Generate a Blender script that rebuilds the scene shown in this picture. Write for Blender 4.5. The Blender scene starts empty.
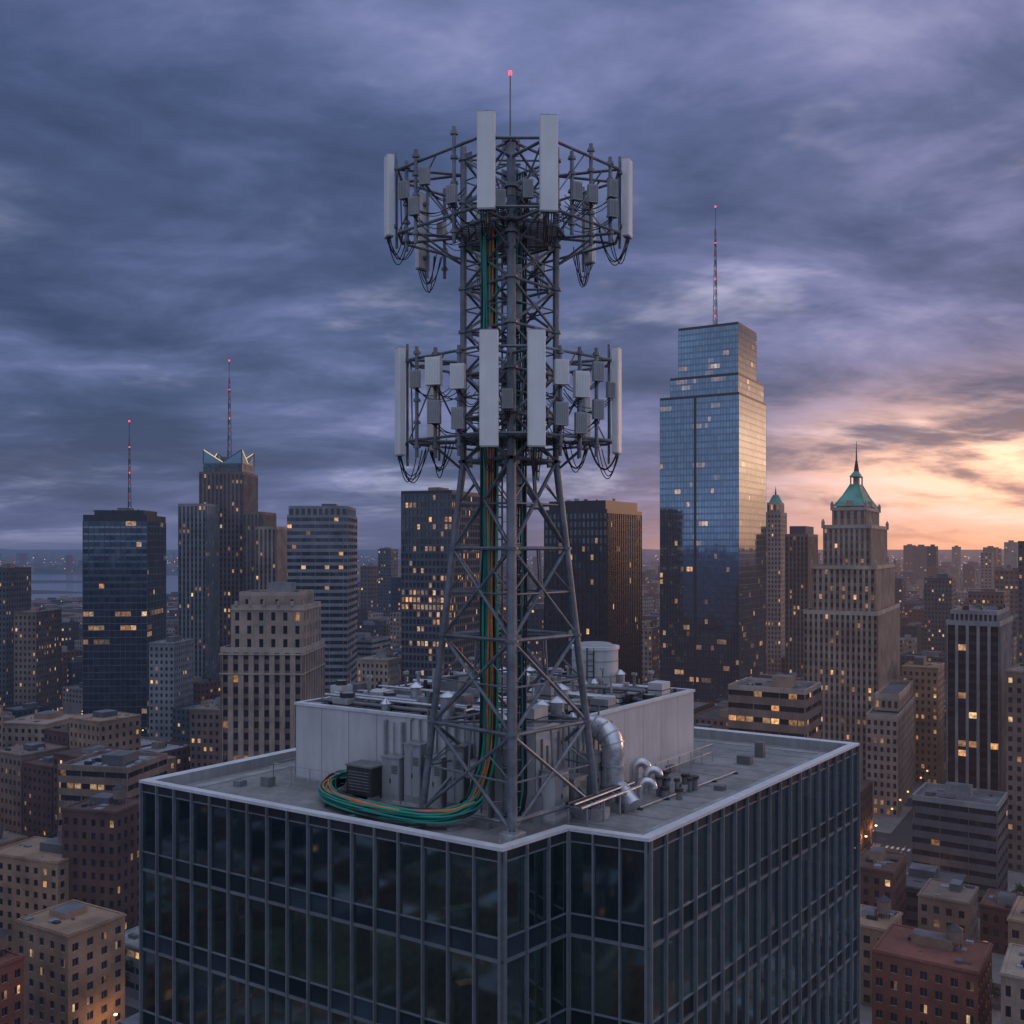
import bpy, math, random
import numpy as np
from mathutils import Vector, Matrix
F = 995.6; CZ = 110.0; H = 12.0
scene = bpy.context.scene
scene.view_settings.view_transform = 'Standard'
scene.view_settings.look = 'None'
scene.view_settings.exposure = 0

# ------------------------------------------------------------------ node helpers
class NT:
    def __init__(s, nt): s.t = nt
    def n(s, typ, **kw):
        nd = s.t.nodes.new(typ)
        for k, v in kw.items(): setattr(nd, k, v)
        return nd
    def put(s, sock, v):
        if v is None: return
        if isinstance(v, bpy.types.NodeSocket): s.t.links.new(v, sock)
        else:
            if hasattr(sock.default_value, '__len__') and isinstance(v, (tuple, list)):
                if len(sock.default_value) == 4 and len(v) == 3: v = (*v, 1)
            sock.default_value = v
    def m(s, op, a, b=None, c=None, clamp=False):
        nd = s.n('ShaderNodeMath', operation=op, use_clamp=clamp)
        s.put(nd.inputs[0], a); s.put(nd.inputs[1], b); s.put(nd.inputs[2], c)
        return nd.outputs[0]
    def vm(s, op, a, b=None, sc=None):
        nd = s.n('ShaderNodeVectorMath', operation=op)
        s.put(nd.inputs[0], a); s.put(nd.inputs[1], b)
        if sc is not None: s.put(nd.inputs['Scale'], sc)
        return nd.outputs['Value'] if op in ('LENGTH', 'DOT_PRODUCT', 'DISTANCE') else nd.outputs[0]
    def mr(s, v, a, b, c=0., d=1., smooth=False):
        nd = s.n('ShaderNodeMapRange', clamp=True)
        if smooth: nd.interpolation_type = 'SMOOTHSTEP'
        for i, x in enumerate((v, a, b, c, d)): s.put(nd.inputs[i], x)
        return nd.outputs[0]
    def mix(s, f, a, b, bt='MIX'):
        nd = s.n('ShaderNodeMix', data_type='RGBA', blend_type=bt)
        s.put(nd.inputs[0], f); s.put(nd.inputs[6], a); s.put(nd.inputs[7], b)
        return nd.outputs[2]
    def noise(s, vec, scale, detail=4, rough=.5, dist=0., dims='3D'):
        nd = s.n('ShaderNodeTexNoise', noise_dimensions=dims)
        s.put(nd.inputs['Vector'], vec)
        nd.inputs['Scale'].default_value = scale; nd.inputs['Detail'].default_value = detail
        nd.inputs['Roughness'].default_value = rough; nd.inputs['Distortion'].default_value = dist
        return nd.outputs[0]
    def ramp(s, f, stops, interp='LINEAR'):
        nd = s.n('ShaderNodeValToRGB'); cr = nd.color_ramp; cr.interpolation = interp
        while len(cr.elements) < len(stops): cr.elements.new(0.5)
        for e, (p, c) in zip(cr.elements, stops):
            e.position = p; e.color = (*c, 1)
        s.put(nd.inputs[0], f); return nd.outputs[0]

SUNAZ = math.radians(46)
SD = (math.sin(SUNAZ), math.cos(SUNAZ), 0.0)

# ------------------------------------------------------------------ world
w = bpy.data.worlds.new("World"); scene.world = w; w.use_nodes = True
T = NT(w.node_tree); w.node_tree.nodes.clear()
tc = T.n('ShaderNodeTexCoord').outputs['Generated']
sp = T.n('ShaderNodeSeparateXYZ'); T.put(sp.inputs[0], tc)
x, y, z = sp.outputs
zc = T.m('MAXIMUM', z, 0.0)
den = T.m('ADD', zc, 0.20)
cb = T.n('ShaderNodeCombineXYZ'); T.put(cb.inputs[0], T.m('DIVIDE', x, den)); T.put(cb.inputs[1], T.m('DIVIDE', y, den))
mp = T.n('ShaderNodeMapping'); T.put(mp.inputs[0], cb.outputs[0])
mp.inputs['Rotation'].default_value = (0, 0, math.radians(-20)); mp.inputs['Scale'].default_value = (0.78, 1.1, 1); mp.inputs['Location'].default_value = (1.7, 5.2, 0)
nA = T.noise(mp.outputs[0], 2.2, 6, .60, .25)
nB = T.noise(mp.outputs[0], 0.85, 2, .5, .2)
nC = T.noise(T.vm('ADD', mp.outputs[0], (11.3, 4.1, 2.0)), 1.5, 5, .62, .3)
c = T.m('ADD', T.m('MULTIPLY', nA, .55), T.m('MULTIPLY', nB, .45))
lit = T.vm('DOT_PRODUCT', tc, SD)
glow = T.mr(lit, .62, .97, 0, 1, True)
cloud = T.ramp(c, [(.37, (.040, .066, .148)), (.45, (.064, .095, .205)), (.52, (.106, .140, .292)), (.59, (.185, .217, .42)), (.67, (.31, .34, .56))])
brk = T.m('MULTIPLY', T.mr(nC, .52, .68, 0, 1, True), T.mr(c, .42, .54, .12, 1))
cloud = T.vm('ADD', cloud, T.vm('SCALE', (.235, .23, .26), None, brk))
cloud = T.mix(T.m('MULTIPLY', glow, .45), cloud, T.mix(1.0, cloud, (1.45, 1.08, .95), 'MULTIPLY'))
gap = T.mr(c, .43, .55, 0, 1, True)
g1 = T.m('EXPONENT', T.m('MULTIPLY', T.m('POWER', T.m('DIVIDE', T.m('SUBTRACT', zc, .080), .055), 2.0), -1.0))
ga = T.m('MULTIPLY', T.m('MULTIPLY', T.mr(lit, .80, .96, 0, 1, True), g1), T.m('ADD', gap, .10))
sunc = T.vm('SCALE', (1.25, .66, .29), None, ga)
core = T.m('MULTIPLY', T.mr(lit, .952, .985, 0, 1, True), T.m('EXPONENT', T.m('MULTIPLY', T.m('POWER', T.m('DIVIDE', T.m('SUBTRACT', zc, .10), .075), 2.0), -1.0)))
sunc = T.vm('ADD', sunc, T.vm('SCALE', (3.4, 1.65, .80), None, core))
g2 = T.m('MULTIPLY', T.m('EXPONENT', T.m('DIVIDE', zc, -.045)), T.mr(lit, .66, .98, 0, 1, True))
hz = T.vm('SCALE', (.66, .26, .07), None, g2)
hor = T.mix(glow, (.108, .134, .250), (.30, .20, .22))
hf = T.m('EXPONENT', T.m('DIVIDE', zc, -.045))
col = T.mix(T.m('MULTIPLY', hf, .9), cloud, hor)
# the open sky behind and above the viewer is paler and more neutral
back = T.mr(y, .25, -.6, 0.0, 1., True)
zen = T.mr(z, .50, .82, 0.0, 1., True)
col = T.mix(T.m('MULTIPLY', back, .85), col, T.vm('ADD', T.vm('SCALE', cloud, None, .9), (.31, .345, .42)))
col = T.mix(T.m('MULTIPLY', zen, .85), col, T.vm('ADD', cloud, (.46, .50, .58)))
col = T.vm('ADD', T.vm('ADD', col, sunc), hz)
below = T.mr(z, 0, -.03, 1, .35)
col = T.vm('SCALE', col, None, below)
bg1 = T.n('ShaderNodeBackground'); T.put(bg1.inputs[0], col); bg1.inputs[1].default_value = 1.0
sky = T.n('ShaderNodeTexSky', sky_type='NISHITA', sun_disc=False, sun_elevation=math.radians(1.5), sun_rotation=SUNAZ, altitude=100)
bg2 = T.n('ShaderNodeBackground'); T.put(bg2.inputs[0], sky.outputs[0]); bg2.inputs[1].default_value = 0.010
ad = T.n('ShaderNodeAddShader'); T.put(ad.inputs[0], bg1.outputs[0]); T.put(ad.inputs[1], bg2.outputs[0])
wo = T.n('ShaderNodeOutputWorld'); T.put(wo.inputs[0], ad.outputs[0])

sl = bpy.data.lights.new('sun', 'SUN'); sl.energy = 0.38; sl.angle = math.radians(8); sl.color = (1, .60, .38)
so = bpy.data.objects.new('sun', sl); scene.collection.objects.link(so)
d = Vector((math.sin(math.radians(70)), math.cos(math.radians(70)), math.tan(math.radians(5))))
so.rotation_euler = d.to_track_quat('Z', 'Y').to_euler()

# ------------------------------------------------------------------ painted haze group: emission mixed into materials by distance from the camera point
hg = bpy.data.node_groups.new('PaintedHaze', 'ShaderNodeTree')
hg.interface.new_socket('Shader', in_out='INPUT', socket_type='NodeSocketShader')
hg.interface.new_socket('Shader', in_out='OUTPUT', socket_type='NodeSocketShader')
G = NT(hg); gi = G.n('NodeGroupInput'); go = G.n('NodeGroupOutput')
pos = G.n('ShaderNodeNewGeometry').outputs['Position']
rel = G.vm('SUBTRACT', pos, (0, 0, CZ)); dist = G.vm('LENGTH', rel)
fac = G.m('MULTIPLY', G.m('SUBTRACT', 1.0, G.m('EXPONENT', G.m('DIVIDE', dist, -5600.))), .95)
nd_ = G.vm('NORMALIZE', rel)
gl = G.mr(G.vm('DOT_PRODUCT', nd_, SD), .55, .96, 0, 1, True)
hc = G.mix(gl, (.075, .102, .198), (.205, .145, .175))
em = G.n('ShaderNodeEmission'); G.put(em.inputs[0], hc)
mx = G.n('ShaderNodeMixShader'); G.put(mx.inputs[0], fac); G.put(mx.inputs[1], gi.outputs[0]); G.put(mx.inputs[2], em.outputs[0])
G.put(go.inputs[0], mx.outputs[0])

MATS = {}
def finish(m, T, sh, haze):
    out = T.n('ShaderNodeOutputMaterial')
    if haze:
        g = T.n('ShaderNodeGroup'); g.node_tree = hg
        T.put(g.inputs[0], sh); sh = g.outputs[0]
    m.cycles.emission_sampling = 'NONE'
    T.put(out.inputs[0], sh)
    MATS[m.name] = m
    return m

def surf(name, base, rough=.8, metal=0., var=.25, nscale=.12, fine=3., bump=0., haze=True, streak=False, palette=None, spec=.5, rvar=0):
    m = bpy.data.materials.new(name); m.use_nodes = True; m.node_tree.nodes.clear(); T = NT(m.node_tree)
    p = T.n('ShaderNodeBsdfPrincipled')
    pos = T.n('ShaderNodeNewGeometry').outputs['Position']
    n1 = T.noise(pos, nscale, 3, .6)
    if palette:
        at = T.n('ShaderNodeAttribute', attribute_name='rnd').outputs['Fac']
        base = T.ramp(at, [(i / len(palette), c) for i, c in enumerate(palette)], 'CONSTANT')
    f = T.mr(n1, .3, .7, 1 - var, 1 + var)
    mpn = T.n('ShaderNodeMapping'); T.put(mpn.inputs[0], pos); mpn.inputs['Scale'].default_value = (1, 1, .12 if streak else 1)
    n2 = T.noise(mpn.outputs[0], fine, 2, .6)
    f = T.m('MULTIPLY', f, T.mr(n2, .3, .7, 1 - var * .6, 1 + var * .6))
    cs = T.vm('SCALE', base, None, f)
    T.put(p.inputs['Base Color'], cs); p.inputs['Metallic'].default_value = metal
    p.inputs['Specular IOR Level'].default_value = spec
    if rvar: T.put(p.inputs['Roughness'], T.mr(n2, .3, .7, max(rough - rvar, .02), rough + rvar))
    else: p.inputs['Roughness'].default_value = rough
    if bump:
        b = T.n('ShaderNodeBump'); b.inputs['Strength'].default_value = bump; b.inputs['Distance'].default_value = .03
        T.put(b.inputs['Height'], T.noise(pos, fine * 4, 3, .6)); T.put(p.inputs['Normal'], b.outputs[0])
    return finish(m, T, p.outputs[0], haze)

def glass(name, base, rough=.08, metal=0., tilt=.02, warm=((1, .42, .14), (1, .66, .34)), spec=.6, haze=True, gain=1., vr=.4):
    m = bpy.data.materials.new(name); m.use_nodes = True; m.node_tree.nodes.clear(); T = NT(m.node_tree)
    p = T.n('ShaderNodeBsdfPrincipled')
    geo = T.n('ShaderNodeNewGeometry'); pos = geo.outputs['Position']
    lit = T.n('ShaderNodeAttribute', attribute_name='lit').outputs['Fac']
    rnd = T.n('ShaderNodeAttribute', attribute_name='rnd').outputs['Fac']
    T.put(p.inputs['Base Color'], T.vm('SCALE', base, None, T.mr(rnd, 0, 1, 1 - vr, 1 + vr)))
    p.inputs['Metallic'].default_value = metal; p.inputs['Roughness'].default_value = rough; p.inputs['Specular IOR Level'].default_value = spec
    wn = T.n('ShaderNodeTexWhiteNoise', noise_dimensions='1D'); T.put(wn.inputs['W'], rnd)
    off = T.vm('SCALE', T.vm('SUBTRACT', wn.outputs['Color'], (.5, .5, .5)), None, tilt)
    wv = T.noise(pos, .12, 2, .5)
    off2 = T.vm('SCALE', (0.3, 0.3, 1), None, T.m('MULTIPLY', T.m('SUBTRACT', wv, .5), tilt * 3))
    T.put(p.inputs['Normal'], T.vm('NORMALIZE', T.vm('ADD', T.vm('ADD', geo.outputs['Normal'], off), off2)))
    T.put(p.inputs['Emission Color'], T.mix(rnd, warm[0], warm[1]))
    n = T.noise(pos, .9, 2, .6)
    T.put(p.inputs['Emission Strength'], T.m('MULTIPLY', T.m('MULTIPLY', lit, gain), T.mr(n, .32, .68, .35, 1.4)))
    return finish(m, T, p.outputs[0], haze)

def emis(name, col, st, sample=False):
    m = bpy.data.materials.new(name); m.use_nodes = True; m.node_tree.nodes.clear(); T = NT(m.node_tree)
    e = T.n('ShaderNodeEmission'); T.put(e.inputs[0], col); e.inputs[1].default_value = st
    o = T.n('ShaderNodeOutputMaterial'); T.put(o.inputs[0], e.outputs[0])
    m.cycles.emission_sampling = 'AUTO' if sample else 'NONE'
    MATS[name] = m

surf('stone_beige', (.31, .24, .19), .85, streak=True, var=.3)
surf('stone_brown', (.18, .13, .105), .85, streak=True, var=.3)
surf('stone_trim', (.37, .305, .25), .8, streak=True)
surf('brick_red', (.17, .065, .045), .9, var=.35)
surf('brick_dark', (.095, .05, .04), .9, var=.35)
surf('brick_tan', (.27, .18, .12), .9, var=.35)
surf('concrete_grey', (.22, .22, .23), .85, streak=True)
surf('concrete_dark', (.085, .086, .095), .8, streak=True)
surf('metal_dark', (.030, .034, .042), .45, .3)
surf('metal_mid', (.12, .125, .135), .5, .4)
surf('facade_black', (.018, .020, .026), .4, .2)
surf('copper_green', (.085, .29, .23), .6, .1, var=.35, streak=True)
surf('roof_tar', (.065, .068, .075), .9, var=.4)
surf('roof_pale', (.22, .245, .28), .8, var=.55, nscale=.2)
surf('roof_mid', (.12, .125, .14), .9, var=.45)
surf('mass_wall', (.2, .2, .2), .9, palette=[(.20, .13, .095), (.11, .05, .035), (.26, .20, .155), (.06, .064, .078), (.14, .10, .08), (.28, .245, .21), (.14, .065, .045), (.035, .042, .055)], var=.25)
glass('pane', (.022, .026, .034))
glass('pane_office', (.040, .055, .075), .07, .45, .015)
glass('pane_blue', (.16, .265, .36), .04, .95, .004, gain=.8, vr=.12)
glass('pane_spandrel', (.12, .20, .28), .10, .95, .004, vr=.08)
glass('pane_black', (.020, .024, .034), .06, .2, .015)
glass('pane_teal', (.05, .08, .10), .06, .6, .012)
emis('red_beacon', (1, .05, .06), 4.0)
emis('lamp_glow', (1, .55, .22), 7)
emis('lamp_glow_far', (1, .50, .20), 1.7)
emis('lamp_white', (1, .82, .6), 1.2)
emis('crown_light', (1, .72, .35), .9)
emis('tail_red', (1, .04, .02), 4)
emis('head_white', (1, .85, .65), 2)

# ------------------------------------------------------------------ mesh builder
class MB:
    def __init__(s): s.v = []; s.n = []; s.m = []; s.lit = []; s.rnd = []
    def f(s, pts, m, lit=0., rnd=0.):
        s.v.extend(pts); s.n.append(len(pts)); s.m.append(m); s.lit.append(lit); s.rnd.append(rnd)
    def prism(s, poly, z0, z1, ms, mt=None, bottom=False, rnd=0.):
        k = len(poly)
        for i in range(k):
            a = poly[i]; b = poly[(i + 1) % k]
            s.f([(a[0], a[1], z0), (b[0], b[1], z0), (b[0], b[1], z1), (a[0], a[1], z1)], ms, 0, rnd)
        s.f([(p[0], p[1], z1) for p in poly], mt or ms, 0, rnd)
        if bottom: s.f([(p[0], p[1], z0) for p in reversed(poly)], ms, 0, rnd)
    def box(s, cx, cy, z0, z1, sx, sy, ang=0., m='metal_mid', mt=None, rnd=0., bottom=True):
        c, q = math.cos(ang), math.sin(ang)
        P = [(cx + a * c - b * q, cy + a * q + b * c) for a, b in ((-sx / 2, -sy / 2), (sx / 2, -sy / 2), (sx / 2, sy / 2), (-sx / 2, sy / 2))]
        s.prism(P, z0, z1, m, mt, bottom, rnd)
    def obox(s, c, ax, ay, az, m, rnd=0.):
        c = Vector(c); ax = Vector(ax) / 2; ay = Vector(ay) / 2; az = Vector(az) / 2
        P = {}
        for i in (-1, 1):
            for j in (-1, 1):
                for k in (-1, 1): P[i, j, k] = tuple(c + ax * i + ay * j + az * k)
        for q in (((-1, -1, -1), (-1, 1, -1), (1, 1, -1), (1, -1, -1)), ((-1, -1, 1), (1, -1, 1), (1, 1, 1), (-1, 1, 1)),
                  ((-1, -1, -1), (1, -1, -1), (1, -1, 1), (-1, -1, 1)), ((1, -1, -1), (1, 1, -1), (1, 1, 1), (1, -1, 1)),
                  ((1, 1, -1), (-1, 1, -1), (-1, 1, 1), (1, 1, 1)), ((-1, 1, -1), (-1, -1, -1), (-1, -1, 1), (-1, 1, 1))):
            s.f([P[t] for t in q], m, 0, rnd)
    def tube(s, p, q, r, m, n=8, r2=None, caps=True):
        p = Vector(p); q = Vector(q); r2 = r if r2 is None else r2
        d = (q - p)
        if d.length < 1e-6: return
        d.normalize(); a = d.orthogonal().normalized(); b = d.cross(a)
        A = [p + (a * math.cos(t) + b * math.sin(t)) * r for t in [2 * math.pi * i / n for i in range(n)]]
        B = [q + (a * math.cos(t) + b * math.sin(t)) * r2 for t in [2 * math.pi * i / n for i in range(n)]]
        for i in range(n):
            j = (i + 1) % n
            if r2 < 1e-5: s.f([tuple(A[i]), tuple(A[j]), tuple(q)], m)
            else: s.f([tuple(A[i]), tuple(A[j]), tuple(B[j]), tuple(B[i])], m)
        if caps:
            s.f([tuple(v) for v in reversed(A)], m)
            if r2 > 1e-5: s.f([tuple(v) for v in B], m)
    def sweep(s, pts, r, m, n=8, caps=False):
        pts = [Vector(p) for p in pts]; rings = []
        t0 = (pts[1] - pts[0]).normalized(); a = t0.orthogonal().normalized()
        for i, p in enumerate(pts):
            t = (pts[min(i + 1, len(pts) - 1)] - pts[max(i - 1, 0)]).normalized()
            a = (a - t * a.dot(t)).normalized(); b = t.cross(a)
            rr = r[i] if isinstance(r, (list, tuple)) else r
            rings.append([tuple(p + (a * math.cos(u) + b * math.sin(u)) * rr) for u in [2 * math.pi * k / n for k in range(n)]])
        for A, B in zip(rings[:-1], rings[1:]):
            for i in range(n):
                j = (i + 1) % n; s.f([A[i], A[j], B[j], B[i]], m)
        if caps: s.f(list(reversed(rings[0])), m); s.f(rings[-1], m)
    def obj(s, name, parent=None, smooth=False, origin=None):
        me = bpy.data.meshes.new(name)
        v = np.array(s.v, dtype=np.float32).reshape(-1, 3); nn = np.array(s.n, dtype=np.int32)
        me.vertices.add(len(v)); me.vertices.foreach_set('co', v.ravel())
        me.loops.add(len(v)); me.loops.foreach_set('vertex_index', np.arange(len(v), dtype=np.int32))
        me.polygons.add(len(nn)); st = np.concatenate([[0], np.cumsum(nn)[:-1]]).astype(np.int32)
        me.polygons.foreach_set('loop_start', st)
        names = sorted(set(s.m)); idx = {k: i for i, k in enumerate(names)}
        for k in names: me.materials.append(MATS[k])
        me.polygons.foreach_set('material_index', np.array([idx[k] for k in s.m], dtype=np.int32))
        for an, dat in (('lit', s.lit), ('rnd', s.rnd)):
            a = me.attributes.new(an, 'FLOAT', 'FACE'); a.data.foreach_set('value', np.array(dat, dtype=np.float32))
        me.update(calc_edges=True); me.validate()
        if smooth:
            import bmesh
            b = bmesh.new(); b.from_mesh(me); bmesh.ops.remove_doubles(b, verts=b.verts, dist=.0005)
            for f in b.faces: f.smooth = True
            for e in b.edges:
                if len(e.link_faces) == 2 and e.calc_face_angle(0) > math.radians(40): e.smooth = False
            b.to_mesh(me); b.free()
        else:
            me.polygons.foreach_set('use_smooth', np.zeros(len(me.polygons), dtype=bool))
        o = bpy.data.objects.new(name, me); scene.collection.objects.link(o)
        if parent: o.parent = parent
        return o

def inset(poly, d):
    k = len(poly); out = []
    for i in range(k):
        p0 = poly[i - 1]; p1 = poly[i]; p2 = poly[(i + 1) % k]
        def ln(a, b):
            dx, dy = b[0] - a[0], b[1] - a[1]; L = math.hypot(dx, dy); dx /= L; dy /= L
            return (a[0] - dy * d, a[1] + dx * d), (dx, dy)
        (a, da), (b, db) = ln(p0, p1), ln(p1, p2)
        cr = da[0] * db[1] - da[1] * db[0]
        t = ((b[0] - a[0]) * db[1] - (b[1] - a[1]) * db[0]) / cr
        out.append((a[0] + da[0] * t, a[1] + da[1] * t))
    return out

def roofed(mb, poly, zt, par, th, mw, mr, rnd=0.):
    I = inset(poly, th); k = len(poly)
    for i in range(k):
        j = (i + 1) % k
        mb.f([(*poly[i], zt), (*poly[j], zt), (*I[j], zt), (*I[i], zt)], mw, 0, rnd)
        mb.f([(*I[j], zt - par), (*I[i], zt - par), (*I[i], zt), (*I[j], zt)], mw, 0, rnd)
    mb.f([(*p, zt - par) for p in I], mr, 0, rnd)

def litval(rg, lp):
    return (rg.uniform(.12, .4) if rg.random() < .62 else rg.uniform(.4, 1.1)) if rg.random() < lp * .78 else 0.

def facade(mb, p0, p1, z0, z1, st, rg):
    dx, dy = p1[0] - p0[0], p1[1] - p0[1]; L = math.hypot(dx, dy)
    if L < .5 or z1 - z0 < 1: return
    dx /= L; dy /= L; nx, ny = dy, -dx
    sty = st['style']; wall = st['wall']; gl = st['glass']; rn = st.get('rnd', 0.)
    nb = max(1, round(L / st['bay'])); bw = L / nb; nf = max(1, round((z1 - z0) / st['fl'])); fh = (z1 - z0) / nf
    rec = st.get('rec', .3); fw = st.get('fw', .5); fz = st.get('fh', .55); lp = st.get('lit', .08)
    def P(s, z, o=0.): return (p0[0] + dx * s + nx * o, p0[1] + dy * s + ny * o, z)
    def Q(s0, s1, za, zb, o, m, lit=0., r=0.): mb.f([P(s0, za, o), P(s1, za, o), P(s1, zb, o), P(s0, zb, o)], m, lit, r)
    def vbox(s0, s1, za, zb, oi, oo, m):
        Q(s0, s1, za, zb, oo, m)
        mb.f([P(s0, za, oi), P(s0, za, oo), P(s0, zb, oo), P(s0, zb, oi)], m)
        mb.f([P(s1, za, oo), P(s1, za, oi), P(s1, zb, oi), P(s1, zb, oo)], m)
        mb.f([P(s0, zb, oo), P(s1, zb, oo), P(s1, zb, oi), P(s0, zb, oi)], m)
        mb.f([P(s0, za, oi), P(s1, za, oi), P(s1, za, oo), P(s0, za, oo)], m)
    def flp():
        r = rg.random(); return lp * (3.5 if r < .08 else (.4 if r < .5 else 1.1))
    if sty == 'punched':
        ww = bw * fw; wh = fh * fz; b0 = fh * (1 - fz) * .55; sub = st.get('sub', False)
        for k in range(nf):
            zb = z0 + k * fh; za = zb + b0; zt = za + wh; lpp = flp()
            Q(0, L, zb, za, 0, wall, 0, rn); Q(0, L, zt, zb + fh, 0, wall, 0, rn)
            for i in range(nb):
                s0 = i * bw + (bw - ww) / 2; s1 = s0 + ww
                Q(i * bw, s0, za, zt, 0, wall, 0, rn); Q(s1, (i + 1) * bw, za, zt, 0, wall, 0, rn)
                mb.f([P(s0, za, 0), P(s0, za, -rec), P(s0, zt, -rec), P(s0, zt, 0)], wall, 0, rn)
                mb.f([P(s1, za, -rec), P(s1, za, 0), P(s1, zt, 0), P(s1, zt, -rec)], wall, 0, rn)
                mb.f([P(s0, za, 0), P(s1, za, 0), P(s1, za, -rec), P(s0, za, -rec)], 'stone_trim' if sub else wall, 0, rn)
                mb.f([P(s0, zt, -rec), P(s1, zt, -rec), P(s1, zt, 0), P(s0, zt, 0)], wall, 0, rn)
                if sub:
                    mid = (s0 + s1) / 2
                    for a, b in ((s0, mid - .05), (mid + .05, s1)): Q(a, b, za, zt, -rec, gl, litval(rg, lpp), rg.random())
                    Q(mid - .05, mid + .05, za, zt, -rec + .03, 'metal_mid')
                else:
                    Q(s0, s1, za, zt, -rec, gl, litval(rg, lpp), rg.random())
    elif sty == 'cheap':
        Q(0, L, z0, z1, 0, wall, 0, rn)
        ww = bw * fw; wh = fh * fz
        for k in range(nf):
            zb = z0 + k * fh + fh * .25; lpp = flp()
            if zb < z0 + (z1 - z0) * st.get('from', 0): continue
            for i in range(nb):
                s0 = i * bw + (bw - ww) / 2
                Q(s0, s0 + ww, zb, zb + wh, .05, gl, litval(rg, lpp), rg.random())
    elif sty == 'vertical':
        pw = bw * (1 - fw)
        for k in range(nf):
            zb = z0 + k * fh; zt = zb + fh * (1 - fz); lpp = flp()
            Q(0, L, zb, zt, -rec + .04, st.get('span', wall), 0, rn)
            for i in range(nb): Q(i * bw + pw / 2, (i + 1) * bw - pw / 2, zt, zb + fh, -rec, gl, litval(rg, lpp), rg.random())
        for i in range(nb + 1):
            s0 = max(0, i * bw - pw / 2); s1 = min(L, i * bw + pw / 2)
            vbox(s0, s1, z0, z1, -rec, 0, wall)
    elif sty == 'curtain':
        mw = st.get('mw', .09); so = st.get('sp', .28); mm = st.get('mull', 'metal_mid'); po = st.get('proud', .12)
        for k in range(nf):
            zb = z0 + k * fh; zt = zb + fh * so; lpp = flp(); i = 0
            while i < nb:
                run = rg.choice((1, 1, 2, 3)); lv = litval(rg, lpp)
                for j in range(i, min(nb, i + run)):
                    Q(j * bw, (j + 1) * bw, zt, zb + fh, 0, gl, lv * rg.uniform(.5, 1.1), rg.random())
                    Q(j * bw, (j + 1) * bw, zb, zt, 0, st.get('spg', gl), 0, rg.random())
                i += run
            if st.get('hb', .12) > 0: vbox(0, L, zt - st.get('hb', .12), zt, 0, po * .6, mm)
        for i in range(0, nb + 1, st.get('every', 1)):
            s0 = max(0, i * bw - mw / 2); s1 = min(L, i * bw + mw / 2)
            vbox(s0, s1, z0, z1, 0, po, mm)
    elif sty == 'ribbon':
        for k in range(nf):
            zb = z0 + k * fh; za = zb + fh * (1 - fz); lpp = flp()
            Q(0, L, zb, za, 0, wall, 0, rn)
            mb.f([P(0, za, 0), P(L, za, 0), P(L, za, -rec), P(0, za, -rec)], wall, 0, rn)
            mb.f([P(0, zb + fh, -rec), P(L, zb + fh, -rec), P(L, zb + fh, 0), P(0, zb + fh, 0)], wall, 0, rn)
            for i in range(nb):
                Q(i * bw, (i + 1) * bw, za, zb + fh, -rec, gl, litval(rg, lpp), rg.random())
                vbox(max(0, i * bw - .12), i * bw + .12, za, zb + fh, -rec, -rec * .5 if i % 3 else -.01, wall if i % 3 == 0 else 'metal_dark')

def roof_stuff(mb, poly, z, rg, n=5, big=True):
    o = poly[0]; a = (poly[1][0] - o[0], poly[1][1] - o[1]); b = (poly[3][0] - o[0], poly[3][1] - o[1])
    la = math.hypot(*a); lb = math.hypot(*b); ang = math.atan2(a[1], a[0])
    def pt(s, t): return o[0] + a[0] * s + b[0] * t, o[1] + a[1] * s + b[1] * t
    if big:
        s, t = rg.uniform(.35, .65), rg.uniform(.4, .7); x, y = pt(s, t)
        hh = rg.uniform(2.2, 4.2); mb.box(x, y, z, z + hh, la * rg.uniform(.2, .42), lb * rg.uniform(.2, .4), ang, rg.choice(['concrete_grey', 'concrete_dark', 'brick_tan', 'metal_mid']), 'roof_mid')
    for i in range(n):
        s, t = rg.uniform(.1, .9), rg.uniform(.1, .9); x, y = pt(s, t)
        q = rg.random()
        if q < .55:
            w_ = rg.uniform(.8, 2.6); mb.box(x, y, z, z + rg.uniform(.6, 1.7), w_, rg.uniform(.8, 2.2), ang, rg.choice(['concrete_grey', 'metal_mid', 'metal_dark', 'roof_pale']))
        elif q < .8: mb.tube((x, y, z), (x, y, z + rg.uniform(.6, 1.6)), rg.uniform(.2, .6), 'metal_mid', 8)
        else:
            x2, y2 = pt(min(.95, s + rg.uniform(-.3, .3)), t); mb.tube((x, y, z + .4), (x2, y2, z + .4), .2, 'metal_mid', 6)

def water_tank(mb, x, y, z):
    for i in range(4):
        a = math.pi / 4 + i * math.pi / 2; mb.tube((x + 1.3 * math.cos(a), y + 1.3 * math.sin(a), z), (x + 1.3 * math.cos(a), y + 1.3 * math.sin(a), z + 2.4), .12, 'metal_dark', 5)
    mb.tube((x, y, z + 2.4), (x, y, z + 5.2), 1.7, 'stone_brown', 14); mb.tube((x, y, z + 5.2), (x, y, z + 6.4), 1.85, 'metal_dark', 14, r2=0.)

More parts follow.
